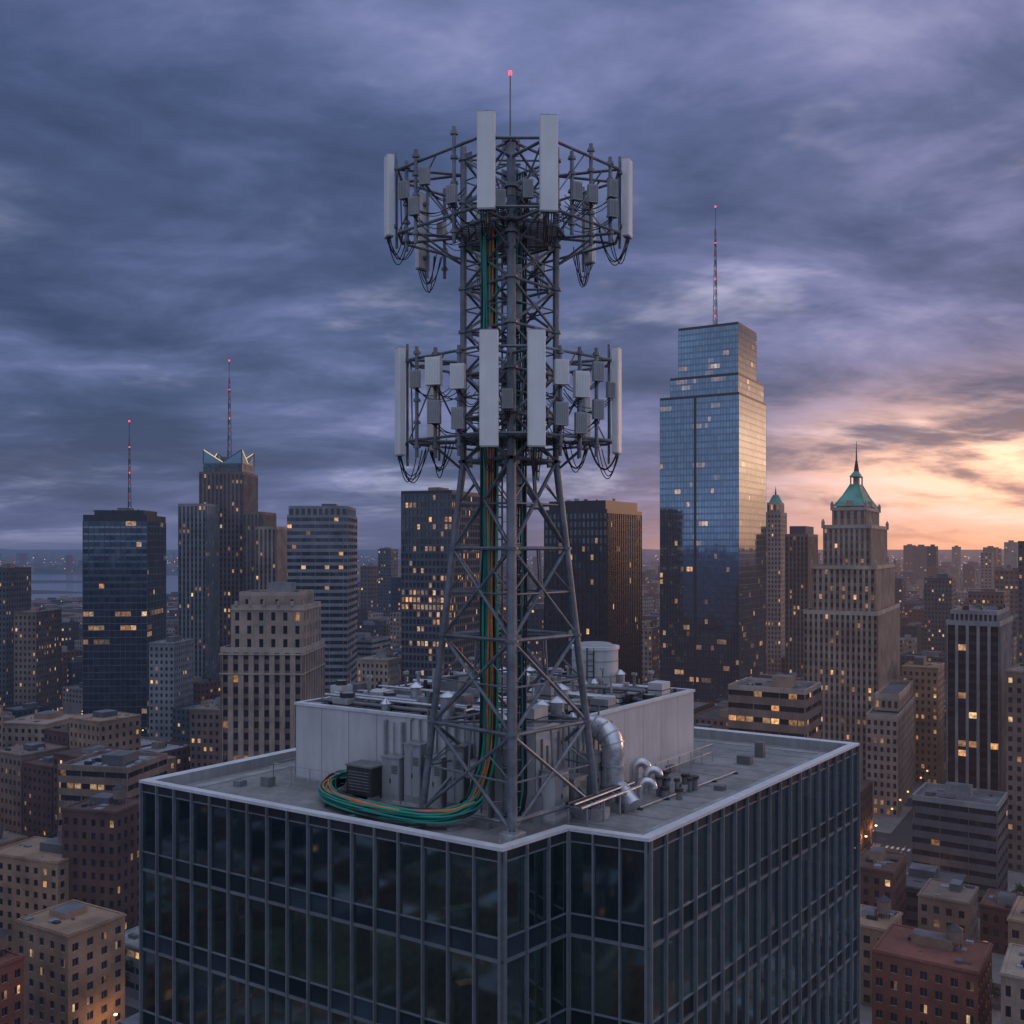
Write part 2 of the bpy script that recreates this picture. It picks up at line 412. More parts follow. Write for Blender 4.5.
HEROES = []
def block(xL, xc, xR, Yc, th, dep=None):
    th = math.radians(th); u = (math.cos(th), -math.sin(th)); w_ = (math.sin(th), math.cos(th))
    k = lambda px: (px - 512) / F
    C = (k(xc) * Yc, Yc)
    a = (C[0] - k(xL) * C[1]) / (u[0] - k(xL) * u[1])
    if dep is None:
        b = (k(xR) * C[1] - C[0]) / (w_[0] - k(xR) * w_[1])
    else: b = dep
    L = (C[0] - a * u[0], C[1] - a * u[1]); Rr = (C[0] + b * w_[0], C[1] + b * w_[1]); B = (L[0] + b * w_[0], L[1] + b * w_[1])
    return [L, C, Rr, B]
def zt(py, Y): return CZ + (548 - py) / F * Y
def tower(mb, poly, z0, z1, st, seed, cap=None, par=1.2, roof='roof_mid', reg=True):
    rg = random.Random(seed)
    cap = cap or st['wall']
    for i in range(4): facade(mb, poly[i], poly[(i + 1) % 4], z0, z1 - par - .6, st, rg)
    for i in range(4):
        a = poly[i]; b = poly[(i + 1) % 4]
        mb.f([(*a, z1 - par - .6), (*b, z1 - par - .6), (*b, z1), (*a, z1)], cap, 0, st.get('rnd', 0))
    roofed(mb, poly, z1, par, .5, cap, roof, st.get('rnd', 0))
    if reg: HEROES.append(poly)
def cornice(mb, poly, z, t, o, m):
    P = inset(poly, -o); mb.prism(P, z, z + t, m, m, True)
surf('beacon_paint', (.35, .10, .09), .6)
def mast(mb, x, y, z0, z1, w_=1.6, lights=3, m='metal_dark'):
    n = 10; hh = (z1 - z0); r = w_ / 2
    ang = [math.radians(a) for a in (30, 150, 270)]
    def pt(i, a): f = 1 - .75 * i / n; return (x + r * f * math.cos(a), y + r * f * math.sin(a), z0 + hh * .82 * i / n)
    for i in range(n):
        for k in range(3):
            mm = 'beacon_paint' if i % 2 else m
            mb.tube(pt(i, ang[k]), pt(i + 1, ang[k]), .16, mm, 5); mb.tube(pt(i, ang[k]), pt(i + 1, ang[(k + 1) % 3]), .09, mm, 4); mb.tube(pt(i, ang[(k + 1) % 3]), pt(i + 1, ang[k]), .09, mm, 4)
    mb.tube((x, y, z0 + hh * .8), (x, y, z1), .16, m, 6)
    for i in range(lights):
        zz = z0 + hh * (1 - .3 * i); mb.tube((x, y, zz - .3), (x, y, zz + .5), .42, 'red_beacon', 8)
def cen(p): return (sum(q[0] for q in p) / 4, sum(q[1] for q in p) / 4)
def lerp_block(poly, a0, a1, b0, b1):
    o, A, _, B = poly
    f = lambda s, t: (o[0] + (A[0] - o[0]) * s + (B[0] - o[0]) * t, o[1] + (A[1] - o[1]) * s + (B[1] - o[1]) * t)
    return [f(a0, b0), f(a1, b0), f(a1, b1), f(a0, b1)]

# ---- hero buildings
def S(**k): return k
# A  glass office tower with mast, left
mb = MB(); p = block(83, 147, 163, 560, -4, 38)
tower(mb, p, 0, zt(515, 560), S(style='curtain', bay=3.0, fl=3.9, wall='metal_dark', glass='pane_office', spg='pane_spandrel', lit=.075, sp=.34, mull='metal_mid', mw=.16, proud=.3, hb=.35), 1, 'metal_dark', 3)
q = lerp_block(p, .12, .9, .15, .85); mb.prism(q, zt(515, 560) - 3, zt(510, 560), 'metal_dark', 'roof_tar')
cx, cy = cen(p); mb.box(cx, cy, zt(512, 560), zt(507, 560), 7, 7, 0, 'metal_mid'); mast(mb, cx + 2, cy, zt(508, 580), zt(422, 580), 2.2); roof_stuff(mb, p, zt(511, 560), random.Random(3), 12, False)
mb.obj('glass_office_tower')
# B art deco tower with crown and mast
mb = MB(); st = S(style='vertical', bay=2.6, fl=3.7, wall='stone_brown', span='concrete_dark', glass='pane', fw=.5, fh=.58, rec=.5, lit=.09)
Y = 640
p1 = block(178, 206, 222, Y - 6, 6, 34); tower(mb, p1, 0, zt(504, Y), dict(st, wall='concrete_grey'), 5, 'concrete_grey')
p2 = block(199, 243, 249, Y + 14, 2, 34); tower(mb, p2, 0, zt(470, Y), st, 6)
p3 = block(243, 262, 266, Y - 4, 4, 30); tower(mb, p3, 0, zt(512, Y), st, 7)
p4 = block(255, 276, 281, Y - 10, 4, 30); tower(mb, p4, 0, zt(527, Y), dict(st, wall='stone_beige'), 8)
st2 = dict(st, style='curtain', glass='pane_teal', mull='metal_mid', wall='metal_mid', mw=.35)
q = lerp_block(p2, .06, .94, .1, .9); tower(mb, q, zt(470, Y), zt(461, Y), dict(st2, fl=3), 9, 'metal_mid', .3, reg=False)
za = zt(461, Y); zb = zt(447, Y)
for i in range(4):
    a = q[i]; b = q[(i + 1) % 4]; m_ = ((a[0] + b[0]) / 2, (a[1] + b[1]) / 2)
    mb.f([(*a, za), (*m_, za), (*m_, za + .8), (*a, zb)], 'pane_blue'); mb.f([(*m_, za), (*b, za), (*b, zb), (*m_, za + .8)], 'pane_blue')
    mb.tube((*a, zb), (*m_, za + .8), .3, 'crown_light', 5); mb.tube((*b, zb), (*m_, za + .8), .35, 'metal_mid', 5); mb.tube((*a, za), (*a, zb), .4, 'metal_mid', 5)
c2 = cen(q); mb.box(*c2, za - .3, za + 5, 9, 9, 0, 'metal_mid'); mast(mb, c2[0], c2[1], za + 5, zt(357, Y + 18), 3.4, 3)
mb.obj('art_deco_tower_with_mast')
# C stepped stone building
mb = MB(); Y = 350
stc = S(style='vertical', bay=3.6, fl=4.1, wall='stone_beige', span='stone_brown', glass='pane', fw=.5, fh=.6, rec=.7, lit=.06)
p = block(220, 303, 328, Y, 3, 32); zz = zt(648, Y)
tower(mb, p, 0, zz, stc, 11, 'stone_trim', 1.2); cornice(mb, p, zz - 2.6, .5, .35, 'stone_trim'); cornice(mb, p, zz - 9.5, .45, .3, 'stone_trim')
q = lerp_block(p, .09, .97, .12, .92); z2 = zt(606, Y); tower(mb, q, zz - 1.3, z2, dict(stc, fl=4.6, style='punched', bay=4.2, fw=.36, fh=.62, sub=False), 12, 'stone_trim', 1.2, reg=False)
cornice(mb, q, z2 - 1.9, .5, .35, 'stone_trim')
q2 = lerp_block(p, .16, .9, .2, .84); z3 = zt(593, Y); tower(mb, q2, z2 - 1.3, z3, dict(stc, style='punched', bay=5, fl=5, fw=.2, fh=.4), 13, 'stone_trim', .8, reg=False)
for k in range(5):
    t_ = .14 + .17 * k; e = lerp_block(p, t_, t_ + .03, .10, .14); mb.prism(e, z2 - .2, z2 + 1.4, 'stone_trim')
roof_stuff(mb, q2, z3 - .8, random.Random(5), 8)
mb.obj('stepped_stone_building')
# D banded tower
mb = MB(); Y = 560; p = block(287, 348, 357, Y, -1, 38)
tower(mb, p, 0, zt(515, Y), S(style='ribbon', bay=2.6, fl=3.8, wall='concrete_grey', glass='pane_office', fh=.52, rec=.3, lit=.07), 15, 'concrete_grey', 1)
q = lerp_block(p, .02, .98, .03, .97); tower(mb, q, zt(516, Y), zt(506, Y), S(style='vertical', bay=3.4, fl=5, wall='concrete_grey', span='concrete_dark', glass='pane', fw=.6, fh=.7, rec=.4, lit=.0), 16, 'concrete_grey', 1, reg=False)
roof_stuff(mb, q, zt(508, Y), random.Random(6), 9); mb.obj('banded_office_tower')
# E grid tower behind
mb = MB(); Y = 500; p = block(401, 452, 483, Y, 22)
tower(mb, p, 0, zt(490, Y), S(style='punched', bay=2.3, fl=3.7, wall='concrete_dark', glass='pane_office', fw=.72, fh=.66, rec=.35, lit=.26), 17, 'metal_dark', 1.2)
roof_stuff(mb, p, zt(490, Y) - 1.2, random.Random(7), 8, True); mb.obj('grid_office_tower')
# F black tower
mb = MB(); Y = 440; p = block(544, 607, 642, Y, 30)
tower(mb, p, 0, zt(509, Y), S(style='vertical', bay=2.1, fl=3.7, wall='facade_black', span='facade_black', glass='pane_teal', fw=.66, fh=.64, rec=.35, lit=.06), 18, 'facade_black', 1.2)
q = lerp_block(p, .05, .95, .05, .95); mb.prism(q, zt(509, Y) - 1.2, zt(500, Y), 'facade_black', 'roof_tar'); roof_stuff(mb, q, zt(500, Y), random.Random(8), 9, False); mb.obj('black_office_tower')
# G blue glass skyscraper
mb = MB(); Y = 590; th = 30.5
sg = S(style='curtain', bay=1.9, fl=3.9, wall='metal_mid', glass='pane_blue', spg='pane_spandrel', lit=.06, sp=.3, mull='metal_mid', mw=.12, proud=.1, hb=.1)
p = block(660, 739, 766, Y, th); tower(mb, p, 0, zt(392, Y), sg, 20, 'metal_dark', 1)
p = lerp_block(p, .125, .985, .02, .95); tower(mb, p, zt(392, Y) - 1, zt(372, Y), sg, 21, 'metal_dark', 1, reg=False)
p = lerp_block(p, .12, .995, .01, .72); tower(mb, p, zt(372, Y) - 1, zt(321, Y), sg, 22, 'metal_dark', 1, reg=False)
p0_ = block(660, 739, 766, Y, th); e = lerp_block(p0_, .44, .47, -.006, 0); mb.prism(e, 20, zt(394, Y), 'metal_dark')
c2 = cen(p); mb.box(*c2, zt(322, Y), zt(316, Y), 12, 9, -math.radians(th), 'metal_mid'); roof_stuff(mb, p, zt(322, Y), random.Random(8), 10, False)
mast(mb, c2[0] - 1.5, c2[1], zt(318, Y), zt(200, Y + 15), 3.2, 4)
mb.obj('glass_skyscraper')
# H small towers between
mb = MB(); Y = 760; p = block(764, 781, 787, Y, 24); tower(mb, p, 0, zt(512, Y), S(style='punched', bay=2.6, fl=3.6, wall='stone_beige', glass='pane', fw=.45, fh=.6, rec=.3, lit=.1), 24)
q = lerp_block(p, .12, .88, .12, .88); tower(mb, q, zt(512, Y), zt(502, Y), S(style='vertical', bay=2.5, fl=4, wall='stone_trim', span='stone_brown', glass='pane', fw=.5, fh=.7, rec=.4, lit=1.0), 25, reg=False)
c2 = cen(q); mb.tube((*c2, zt(502, Y)), (*c2, zt(494, Y)), 5.5, 'copper_green', 8, r2=2.2); mb.tube((*c2, zt(494, Y)), (*c2, zt(485, Y)), .8, 'metal_dark', 6, r2=.05)
mb.obj('ornate_hotel_tower')
mb = MB(); Y = 660; p = block(785, 808, 818, Y, 26); tower(mb, p, 0, zt(534, Y), S(style='vertical', bay=2.6, fl=3.6, wall='stone_brown', span='concrete_dark', glass='pane', fw=.5, fh=.6, rec=.4, lit=.08), 26)
q = lerp_block(p, .15, .85, .1, .9); mb.prism(q, zt(535, Y), zt(526, Y), 'concrete_dark', 'roof_tar'); mb.obj('apartment_tower')
# I art deco skyscraper with green roof
mb = MB(); Y = 430; th = 28
si = S(style='punched', bay=2.35, fl=3.5, wall='stone_beige', glass='pane', fw=.48, fh=.56, rec=.35, lit=.12)
sv = S(style='vertical', bay=2.35, fl=3.5, wall='stone_beige', span='stone_brown', glass='pane', fw=.48, fh=.56, rec=.45, lit=.12)
base = block(803, 878, 900, Y, th)
tower(mb, base, 0, zt(612, Y), sv, 30, 'stone_trim')
wing = block(866, 898, 917, Y - 24, th); tower(mb, wing, 0, zt(716, Y - 24), si, 31, 'stone_trim')
wing2 = lerp_block(wing, .1, .9, .2, .95); tower(mb, wing2, zt(717, Y - 24), zt(700, Y - 24), si, 32, 'stone_trim', reg=False)
t2 = lerp_block(base, .10, .95, .05, .92); tower(mb, t2, zt(613, Y), zt(566, Y), sv, 33, 'stone_trim', reg=False)
t3 = lerp_block(base, .22, .86, .12, .84); tower(mb, t3, zt(567, Y), zt(524, Y), sv, 34, 'stone_trim', reg=False)
t4 = lerp_block(base, .31, .77, .20, .76); tower(mb, t4, zt(525, Y), zt(505, Y), dict(sv, fl=6, bay=2.8), 35, 'stone_trim', .6, reg=False)
for t_, zz in ((t2, 566), (t3, 524), (t4, 505)):
    cornice(mb, t_, zt(zz, Y) - 1.6, .5, .35, 'stone_trim')
    for k in range(4):
        x_, y_ = t_[k]; mb.box(x_, y_, zt(zz, Y) - 1.5, zt(zz, Y) + 1.6, 1.3, 1.3, -math.radians(th), 'stone_trim'); mb.tube((x_, y_, zt(zz, Y) + 1.6), (x_, y_, zt(zz, Y) + 3.0), .7, 'stone_trim', 6, r2=0)
c2 = cen(t4)
def pyr(poly, z0, q, z1, m):
    for i in range(4):
        a, b, c_, d_ = poly[i], poly[(i + 1) % 4], q[(i + 1) % 4], q[i]; mb.f([(*a, z0), (*b, z0), (*c_, z1), (*d_, z1)], m)
    mb.f([(*k, z1) for k in q], m)
t5 = lerp_block(t4, .38, .62, .38, .62); A0 = lerp_block(t4, .03, .97, .03, .97); A1 = lerp_block(t4, .22, .78, .22, .78)
pyr(A0, zt(504, Y), A1, zt(492, Y), 'copper_green'); pyr(A1, zt(492, Y), t5, zt(479, Y), 'copper_green')
for i in range(4):
    mb.tube((*A0[i], zt(504, Y)), (*A1[i], zt(492, Y)), .35, 'copper_green', 5); mb.tube((*A1[i], zt(492, Y)), (*t5[i], zt(479, Y)), .35, 'copper_green', 5)
for e in ((.42, .58, -.01, .18), (.82, 1.01, .42, .58)):
    mb.prism(lerp_block(t4, *e), zt(504, Y), zt(498, Y), 'stone_trim', 'copper_green')
for i in range(4): mb.tube((*t5[i], zt(479, Y)), (*t5[i], zt(471, Y)), .35, 'stone_trim', 6)
mb.prism(lerp_block(t4, .43, .57, .43, .57), zt(479, Y), zt(471, Y), 'stone_trim')
pyr(lerp_block(t4, .35, .65, .35, .65), zt(471, Y), lerp_block(t4, .44, .56, .44, .56), zt(465, Y), 'copper_green')
mb.tube((*c2, zt(465, Y)), (*c2, zt(453, Y)), 1.3, 'metal_dark', 8, r2=.5); mb.tube((*c2, zt(453, Y)), (*c2, zt(432, Y)), .4, 'metal_dark', 6, r2=.1)
mb.obj('art_deco_skyscraper_with_green_roof')
# J dark tower with pale piers
mb = MB(); Y = 360; p = block(946, 1000, 1013, Y, 33)
tower(mb, p, 0, zt(622, Y), S(style='vertical', bay=3.4, fl=3.6, wall='concrete_grey', span='facade_black', glass='pane_black', fw=.72, fh=.62, rec=.6, lit=.06), 40, 'concrete_grey', 1.2)
tower(mb, lerp_block(p, .06, .94, .06, .94), zt(622, Y) - 1.2, zt(612, Y), S(style='vertical', bay=1.6, fl=4, wall='concrete_grey', span='facade_black', glass='pane_black', fw=.6, fh=.3, rec=.3, lit=0), 41, 'concrete_grey', .8, reg=False)
roof_stuff(mb, p, zt(613, Y), random.Random(2), 7, False); mb.obj('pier_office_tower')
def simple(name, xL, xc, xR, Y, th, py, st, seed, dep=None, pent=True, roof='roof_mid', cap=None):
    mb = MB(); p = block(xL, xc, xR, Y, th, dep); z1 = zt(py, Y); tower(mb, p, 0, z1, st, seed, cap, 1.1, roof)
    rg = random.Random(seed); roof_stuff(mb, p, z1 - 1.1, rg, 11, pent)
    if st['style'] == 'punched': cornice(mb, p, z1 - .6, .35, .25, cap or st['wall'])
    if st['style'] == 'punched' and rg.random() < .5: q = lerp_block(p, .7, .7, .6, .6)[0]; water_tank(mb, q[0], q[1], z1 - 1.1)
    mb.obj(name)
pu = S(style='punched', bay=2.6, fl=3.4, wall='brick_tan', glass='pane', fw=.46, fh=.52, rec=.25, lit=.12)
simple('apartment_tower', -14, 6, 15, 600, 6, 568, dict(pu, wall='concrete_dark'), 50, 26)
simple('apartment_tower', 14, 36, 46, 560, 6, 612, dict(pu, wall='stone_brown'), 51, 26)
simple('apartment_tower', 149, 174, 186, 520, 6, 643, dict(pu, wall='concrete_grey', lit=.08), 52, 24)
simple('apartment_building', 0, 46, 62, 420, 10, 724, dict(pu, wall='stone_beige', bay=3.2), 53, 24)
simple('office_building', 58, 128, 166, 300, 12, 768, S(style='ribbon', bay=2.8, fl=3.7, wall='stone_brown', glass='pane', fh=.45, rec=.5, lit=.16), 54, 22, roof='roof_pale')
simple('brick_apartment_building', 62, 116, 142, 262, 14, 812, dict(pu, wall='brick_dark'), 55, 14)
simple('apartment_building', -12, 58, 92, 262, 20, 862, dict(pu, wall='brick_tan', bay=3.2), 56, 16, roof='roof_pale')
simple('apartment_building', 16, 68, 125, 212, 30, 935, dict(pu, wall='brick_tan', bay=3.4, fw=.42, sub=True, lit=.14), 57, roof='roof_pale')
simple('brick_apartment_building', -50, -2, 24, 196, 30, 965, dict(pu, wall='brick_red', bay=3.2, sub=True), 58, roof='roof_mid')
simple('office_building', 190, 232, 252, 430, 8, 710, dict(pu, wall='stone_brown'), 59, 24)
simple('slender_tower', 378, 391, 397, 1000, 12, 549, dict(pu, wall='concrete_dark', style='cheap', glass='pane'), 60, 22)
simple('office_building', 332, 372, 398, 640, 18, 640, dict(pu, wall='concrete_grey', style='ribbon', fh=.45), 61, 28)
simple('office_building', 357, 388, 402, 500, 18, 660, dict(pu, wall='stone_beige', lit=.12), 611, 20)
simple('stone_office_building', 728, 806, 833, 330, 30, 690, S(style='ribbon', bay=3, fl=4.3, wall='stone_brown', glass='pane', fh=.42, rec=.6, lit=.14), 62, 22, cap='stone_trim')
simple('office_building', 912, 998, 1040, 300, 34, 806, S(style='ribbon', bay=2.8, fl=3.8, wall='concrete_dark', glass='pane_office', fh=.45, rec=.5, lit=.06), 63, 20, cap='concrete_grey')
simple('brick_apartment_building', 872, 978, 1006, 205, 34, 972, dict(pu, wall='brick_red', bay=3.2, sub=True, lit=.10), 64, 18, roof='roof_pale')
simple('apartment_building', 1008, 1070, 1100, 225, 34, 930, dict(pu, wall='brick_tan', bay=3.2, sub=True, lit=.10), 641, 18, roof='roof_mid')
simple('brick_apartment_building', 850, 893, 912, 262, 32, 872, dict(pu, wall='brick_dark', bay=3.), 65, 18, roof='roof_mid')
simple('brick_apartment_building', 846, 888, 924, 236, 34, 930, dict(pu, wall='brick_tan', bay=3., lit=.14), 66, 14, roof='roof_pale')
simple('office_building', 918, 968, 992, 254, 34, 903, dict(pu, wall='stone_brown', bay=3., lit=.12), 661, 15, roof='roof_mid')
simple('brick_apartment_building', 980, 1024, 1052, 266, 34, 912, dict(pu, wall='brick_dark', bay=3., lit=.10), 662, 15, roof='roof_pale')
simple('apartment_building', 902, 938, 948, 460, 30, 668, dict(pu, wall='brick_tan'), 67, 24)
simple('apartment_tower', 924, 952, 966, 760, 30, 578, dict(pu, wall='concrete_dark'), 68, 26)
simple('apartment_tower', 968, 1004, 1022, 640, 34, 592, dict(pu, wall='stone_brown'), 69, 26)
simple('apartment_tower', 1018, 1050, 1062, 560, 36, 541, dict(pu, wall='concrete_dark', lit=.12), 70, 26)
simple('apartment_building', 1006, 1060, 1090, 330, 36, 674, dict(pu, wall='stone_brown'), 71, 26)
simple('apartment_building', 640, 652, 664, 640, 26, 628, dict(pu, wall='stone_beige'), 72, 20)

# ------------------------------------------------------------------ city mass on a street grid
TH = math.radians(32); U = (math.cos(TH), -math.sin(TH)); W = (math.sin(TH), math.cos(TH)); OX, OY = 0.5, 62.
PU_, PW_, SW = 78., 62., 16.
def gp(a, b): return (OX + U[0] * a + W[0] * b, OY + U[1] * a + W[1] * b)
u5 = (.848, -.530); w5 = (.602, .799)
MP = [(-1.595 * H, 4.29 * H), (-.033 * H, 3.32 * H), (.20 * H, 3.566 * H), (.469 * H, 3.431 * H), (1.769 * H, 5.10 * H), (-.103 * H, 6.27 * H)]
HEROES.append([MP[0], MP[1], MP[4], MP[5]])
def inp(pt, poly):
    x, y = pt; c = False; k = len(poly)
    for i in range(k):
        x1, y1 = poly[i]; x2, y2 = poly[i - 1]
        if (y1 > y) != (y2 > y) and x < (x2 - x1) * (y - y1) / (y2 - y1) + x1: c = not c
    return c
HX = [inset(p, -2.5) for p in HEROES]; HC = [(cen(p), max(math.hypot(q[0] - cen(p)[0], q[1] - cen(p)[1]) for q in p)) for p in HX]
def clash(poly):
    c0 = cen(poly); r0 = math.hypot(poly[0][0] - c0[0], poly[0][1] - c0[1])
    pts = list(poly) + [c0] + [((poly[i][0] + poly[i - 1][0]) / 2, (poly[i][1] + poly[i - 1][1]) / 2) for i in range(4)]
    for hx, (hc, hr) in zip(HX, HC):
        if math.hypot(hc[0] - c0[0], hc[1] - c0[1]) > hr + r0: continue
        if any(inp(q, hx) for q in pts) or any(inp(q, poly) for q in list(hx) + [hc]): return True
    return False
def in_river(x, y, m=0): return y > 1640 - m and y < 4300 and x < -360 - .16 * y + m
mass = MB(); pave = MB(); marks = MB(); lamps = MB(); farl = MB()
tree_sites = []; car_sites = []; lamp_pts = []
near_names = ['apartment_building', 'brick_apartment_building', 'office_building', 'apartment_building']
walls_near = {'apartment_building': ['brick_tan', 'stone_beige', 'concrete_grey', 'stone_brown'], 'brick_apartment_building': ['brick_red', 'brick_dark', 'brick_tan'], 'office_building': ['concrete_grey', 'concrete_dark', 'stone_brown']}
rg = random.Random(77)
for ib in range(-60, 60):
    for jb in range(-14, 60):
        a0 = ib * PU_; b0 = jb * PW_
        c0 = gp(a0, b0); X, Yc = c0
        D = math.hypot(X, Yc)
        if Yc < -420 or Yc > 2700: continue
        if Yc > 60:
            if abs(X) > Yc * .60 + 110: continue
        elif abs(X) > 420: continue
        if in_river(X, Yc, 30): continue
        bu, bw = (PU_ - SW) / 2, (PW_ - SW) / 2
        blk = [gp(a0 - bu, b0 - bw), gp(a0 + bu, b0 - bw), gp(a0 + bu, b0 + bw), gp(a0 - bu, b0 + bw)]
        near = D < 430 and Yc > 60
        if D < 1100: pave.prism(blk, 0, .15, 'pavement')
        if near:
            for s_ in np.arange(-PU_ / 2 + 4, PU_ / 2 - 4, 7):
                e = [gp(a0 + s_, b0 + PW_ / 2 - .08), gp(a0 + s_ + 3, b0 + PW_ / 2 - .08), gp(a0 + s_ + 3, b0 + PW_ / 2 + .08), gp(a0 + s_, b0 + PW_ / 2 + .08)]
                marks.f([(*k, .006) for k in e], 'road_paint')
            for s_ in np.arange(-PW_ / 2 + 4, PW_ / 2 - 4, 7):
                e = [gp(a0 + PU_ / 2 - .08, b0 + s_), gp(a0 + PU_ / 2 + .08, b0 + s_), gp(a0 + PU_ / 2 + .08, b0 + s_ + 3), gp(a0 + PU_ / 2 - .08, b0 + s_ + 3)]
                marks.f([(*k, .006) for k in e], 'road_paint')
            for s_ in range(-3, 4):
                e = [gp(a0 + bu + 8 + s_ * 1.9 - .45, b0 + bw - 3.5), gp(a0 + bu + 8 + s_ * 1.9 + .45, b0 + bw - 3.5), gp(a0 + bu + 8 + s_ * 1.9 + .45, b0 + bw - .5), gp(a0 + bu + 8 + s_ * 1.9 - .45, b0 + bw - .5)]
                marks.f([(*k, .010) for k in e], 'road_paint')
        if D < 1500:
            for s_ in (-.7, 0, .7):
                for (xx, yy) in (gp(a0 + bu * s_, b0 + bw - .8), gp(a0 + bu - .8, b0 + bw * s_)):
                    if near:
                        lamps.tube((xx, yy, .15), (xx, yy, 8), .09, 'metal_dark', 6, r2=.06); lamps.tube((xx, yy, 8), (xx + W[0] * 1.2, yy + W[1] * 1.2, 8.3), .05, 'metal_dark', 5)
                        lamps.obox((xx + W[0] * 1.3, yy + W[1] * 1.3, 8.2), (.6, 0, 0), (0, .6, 0), (0, 0, .25), 'lamp_glow'); lamp_pts.append((xx + W[0] * 1.3, yy + W[1] * 1.3))
                    elif Yc > 60: farl.obox((xx, yy, 8), (.6, 0, 0), (0, .6, 0), (0, 0, .6), 'lamp_glow_far')
        if near:
            for k in range(7):
                if rg.random() < .55: tree_sites.append((*gp(a0 + bu * rg.uniform(-.95, .95), b0 + bw * rg.choice((-1, 1))), rg.random()))
                if rg.random() < .9: car_sites.append((*gp(a0 + bu * rg.uniform(-.95, .95), b0 + bw + rg.choice((2.0, 5.5, 10.3, 14))), 0 if rg.random() < .5 else 1, rg.random()))
                if rg.random() < .6: car_sites.append((*gp(a0 + bu + rg.choice((2.0, 5.5, 10.3, 14)), b0 + bw * rg.uniform(-.95, .95)), 2 if rg.random() < .5 else 3, rg.random()))
        nu, nw = rg.choice(((3, 2), (3, 2), (4, 2), (2, 2), (2, 1)))
        hb = rg.uniform(.75, 1.3)
        for i in range(nu):
            for j in range(nw):
                m_ = 2.2; g_ = rg.uniform(.15, 1.6)
                x0 = -bu + m_ + (2 * bu - 2 * m_) * i / nu + g_ / 2; x1 = -bu + m_ + (2 * bu - 2 * m_) * (i + 1) / nu - g_ / 2
                yy0 = -bw + m_ + (2 * bw - 2 * m_) * j / nw + rg.uniform(0, 1.5); yy1 = -bw + m_ + (2 * bw - 2 * m_) * (j + 1) / nw - rg.uniform(0, 3)
                lot = [gp(a0 + x0, b0 + yy0), gp(a0 + x1, b0 + yy0), gp(a0 + x1, b0 + yy1), gp(a0 + x0, b0 + yy1)]
                if clash(lot): continue
                lc = cen(lot)
                if D < 330: hh = rg.uniform(11, 26) * hb
                elif D < 700: hh = rg.uniform(14, 42) * hb
                else:
                    hh = rg.uniform(12, 44) * hb
                    if rg.random() < .07: hh = rg.uniform(55, 92)
                    if rg.random() < .012 and D > 1300: hh = rg.uniform(95, 120)
                    if lc[0] < -.28 * lc[1]: hh = min(hh, 30) if D > 900 else min(hh, 52)
                if Yc > 60:
                    pxx = 512 + F * lc[0] / lc[1]
                    if D < 420 and 140 < pxx < 860: hh = min(hh, 24)
                    vmin = 60 if lc[1] < 900 else 18
                    if 640 < pxx < 920 and lc[1] < 700: vmin = 130
                    if hh < 95: hh = min(hh, CZ - vmin / F * lc[1]) if CZ - vmin / F * lc[1] > 12 else min(hh, 14)
                rn = rg.random() * .999
                if near:
                    nm = rg.choice(near_names); o = MB()
                    fl = rg.uniform(3.1, 3.8)
                    st = S(style='punched', bay=rg.uniform(2.6, 3.6), fl=fl, wall=rg.choice(walls_near[nm]), glass='pane', fw=rg.uniform(.36, .5), fh=rg.uniform(.45, .58), rec=.22, lit=.14)
                    if nm == 'office_building' and rg.random() < .6: st.update(style='ribbon', fh=.42)
                    tower(o, lot, .15, hh, st, rg.randint(0, 9999), st['wall'], rg.uniform(.7, 1.2), rg.choice(['roof_pale', 'roof_mid', 'roof_tar', 'roof_mid']), reg=False)
                    cornice(o, lot, hh - .55, .35, .25, st['wall'])
                    roof_stuff(o, lot, hh - 1.0, rg, 11)
                    if rg.random() < .25: tq = lerp_block(lot, .7, .7, .65, .65)[0]; water_tank(o, tq[0], tq[1], hh - 1)
                    o.obj(nm)
                else:
                    facing = [0, 3, 1] if D < 1400 else [0, 3]
                    for e_ in range(4):
                        A, B = lot[e_], lot[(e_ + 1) % 4]
                        if e_ in facing and D < 1700 and Yc > 60:
                            facade(mass, A, B, 0, hh, S(style='cheap', bay=3.3 if D < 900 else 4.2, fl=3.6 if D < 900 else 4.4, wall='mass_wall', glass='pane', fw=.45, fh=.45, lit=.12, rnd=rn, **{'from': 0 if D < 700 else .3}), rg)
                        elif Yc <= 60:
                            facade(mass, A, B, 0, hh, S(style='cheap', bay=3.3, fl=3.6, wall='mass_wall', glass='pane', fw=.45, fh=.45, lit=.03, rnd=rn), rg)
                        else:
                            mass.f([(*A, 0), (*B, 0), (*B, hh), (*A, hh)], 'mass_wall', 0, rn)
                            if D >= 1700:
                                L_ = math.hypot(B[0] - A[0], B[1] - A[1]); nn = ((B[1] - A[1]) / L_, -(B[0] - A[0]) / L_)
                                for k in range(4):
                                    t_ = rg.uniform(.1, .85); z_ = hh * rg.uniform(.2, .95); s2 = t_ + 2.0 / L_
                                    a_ = (A[0] + (B[0] - A[0]) * t_ + nn[0] * .1, A[1] + (B[1] - A[1]) * t_ + nn[1] * .1); b_ = (A[0] + (B[0] - A[0]) * s2 + nn[0] * .1, A[1] + (B[1] - A[1]) * s2 + nn[1] * .1)
                                    mass.f([(*a_, z_ - 1.8), (*b_, z_ - 1.8), (*b_, z_), (*a_, z_)], 'pane', rg.uniform(.2, 1.), rg.random())
                    rm = rg.choice(['roof_pale', 'roof_mid', 'roof_tar', 'roof_mid'])
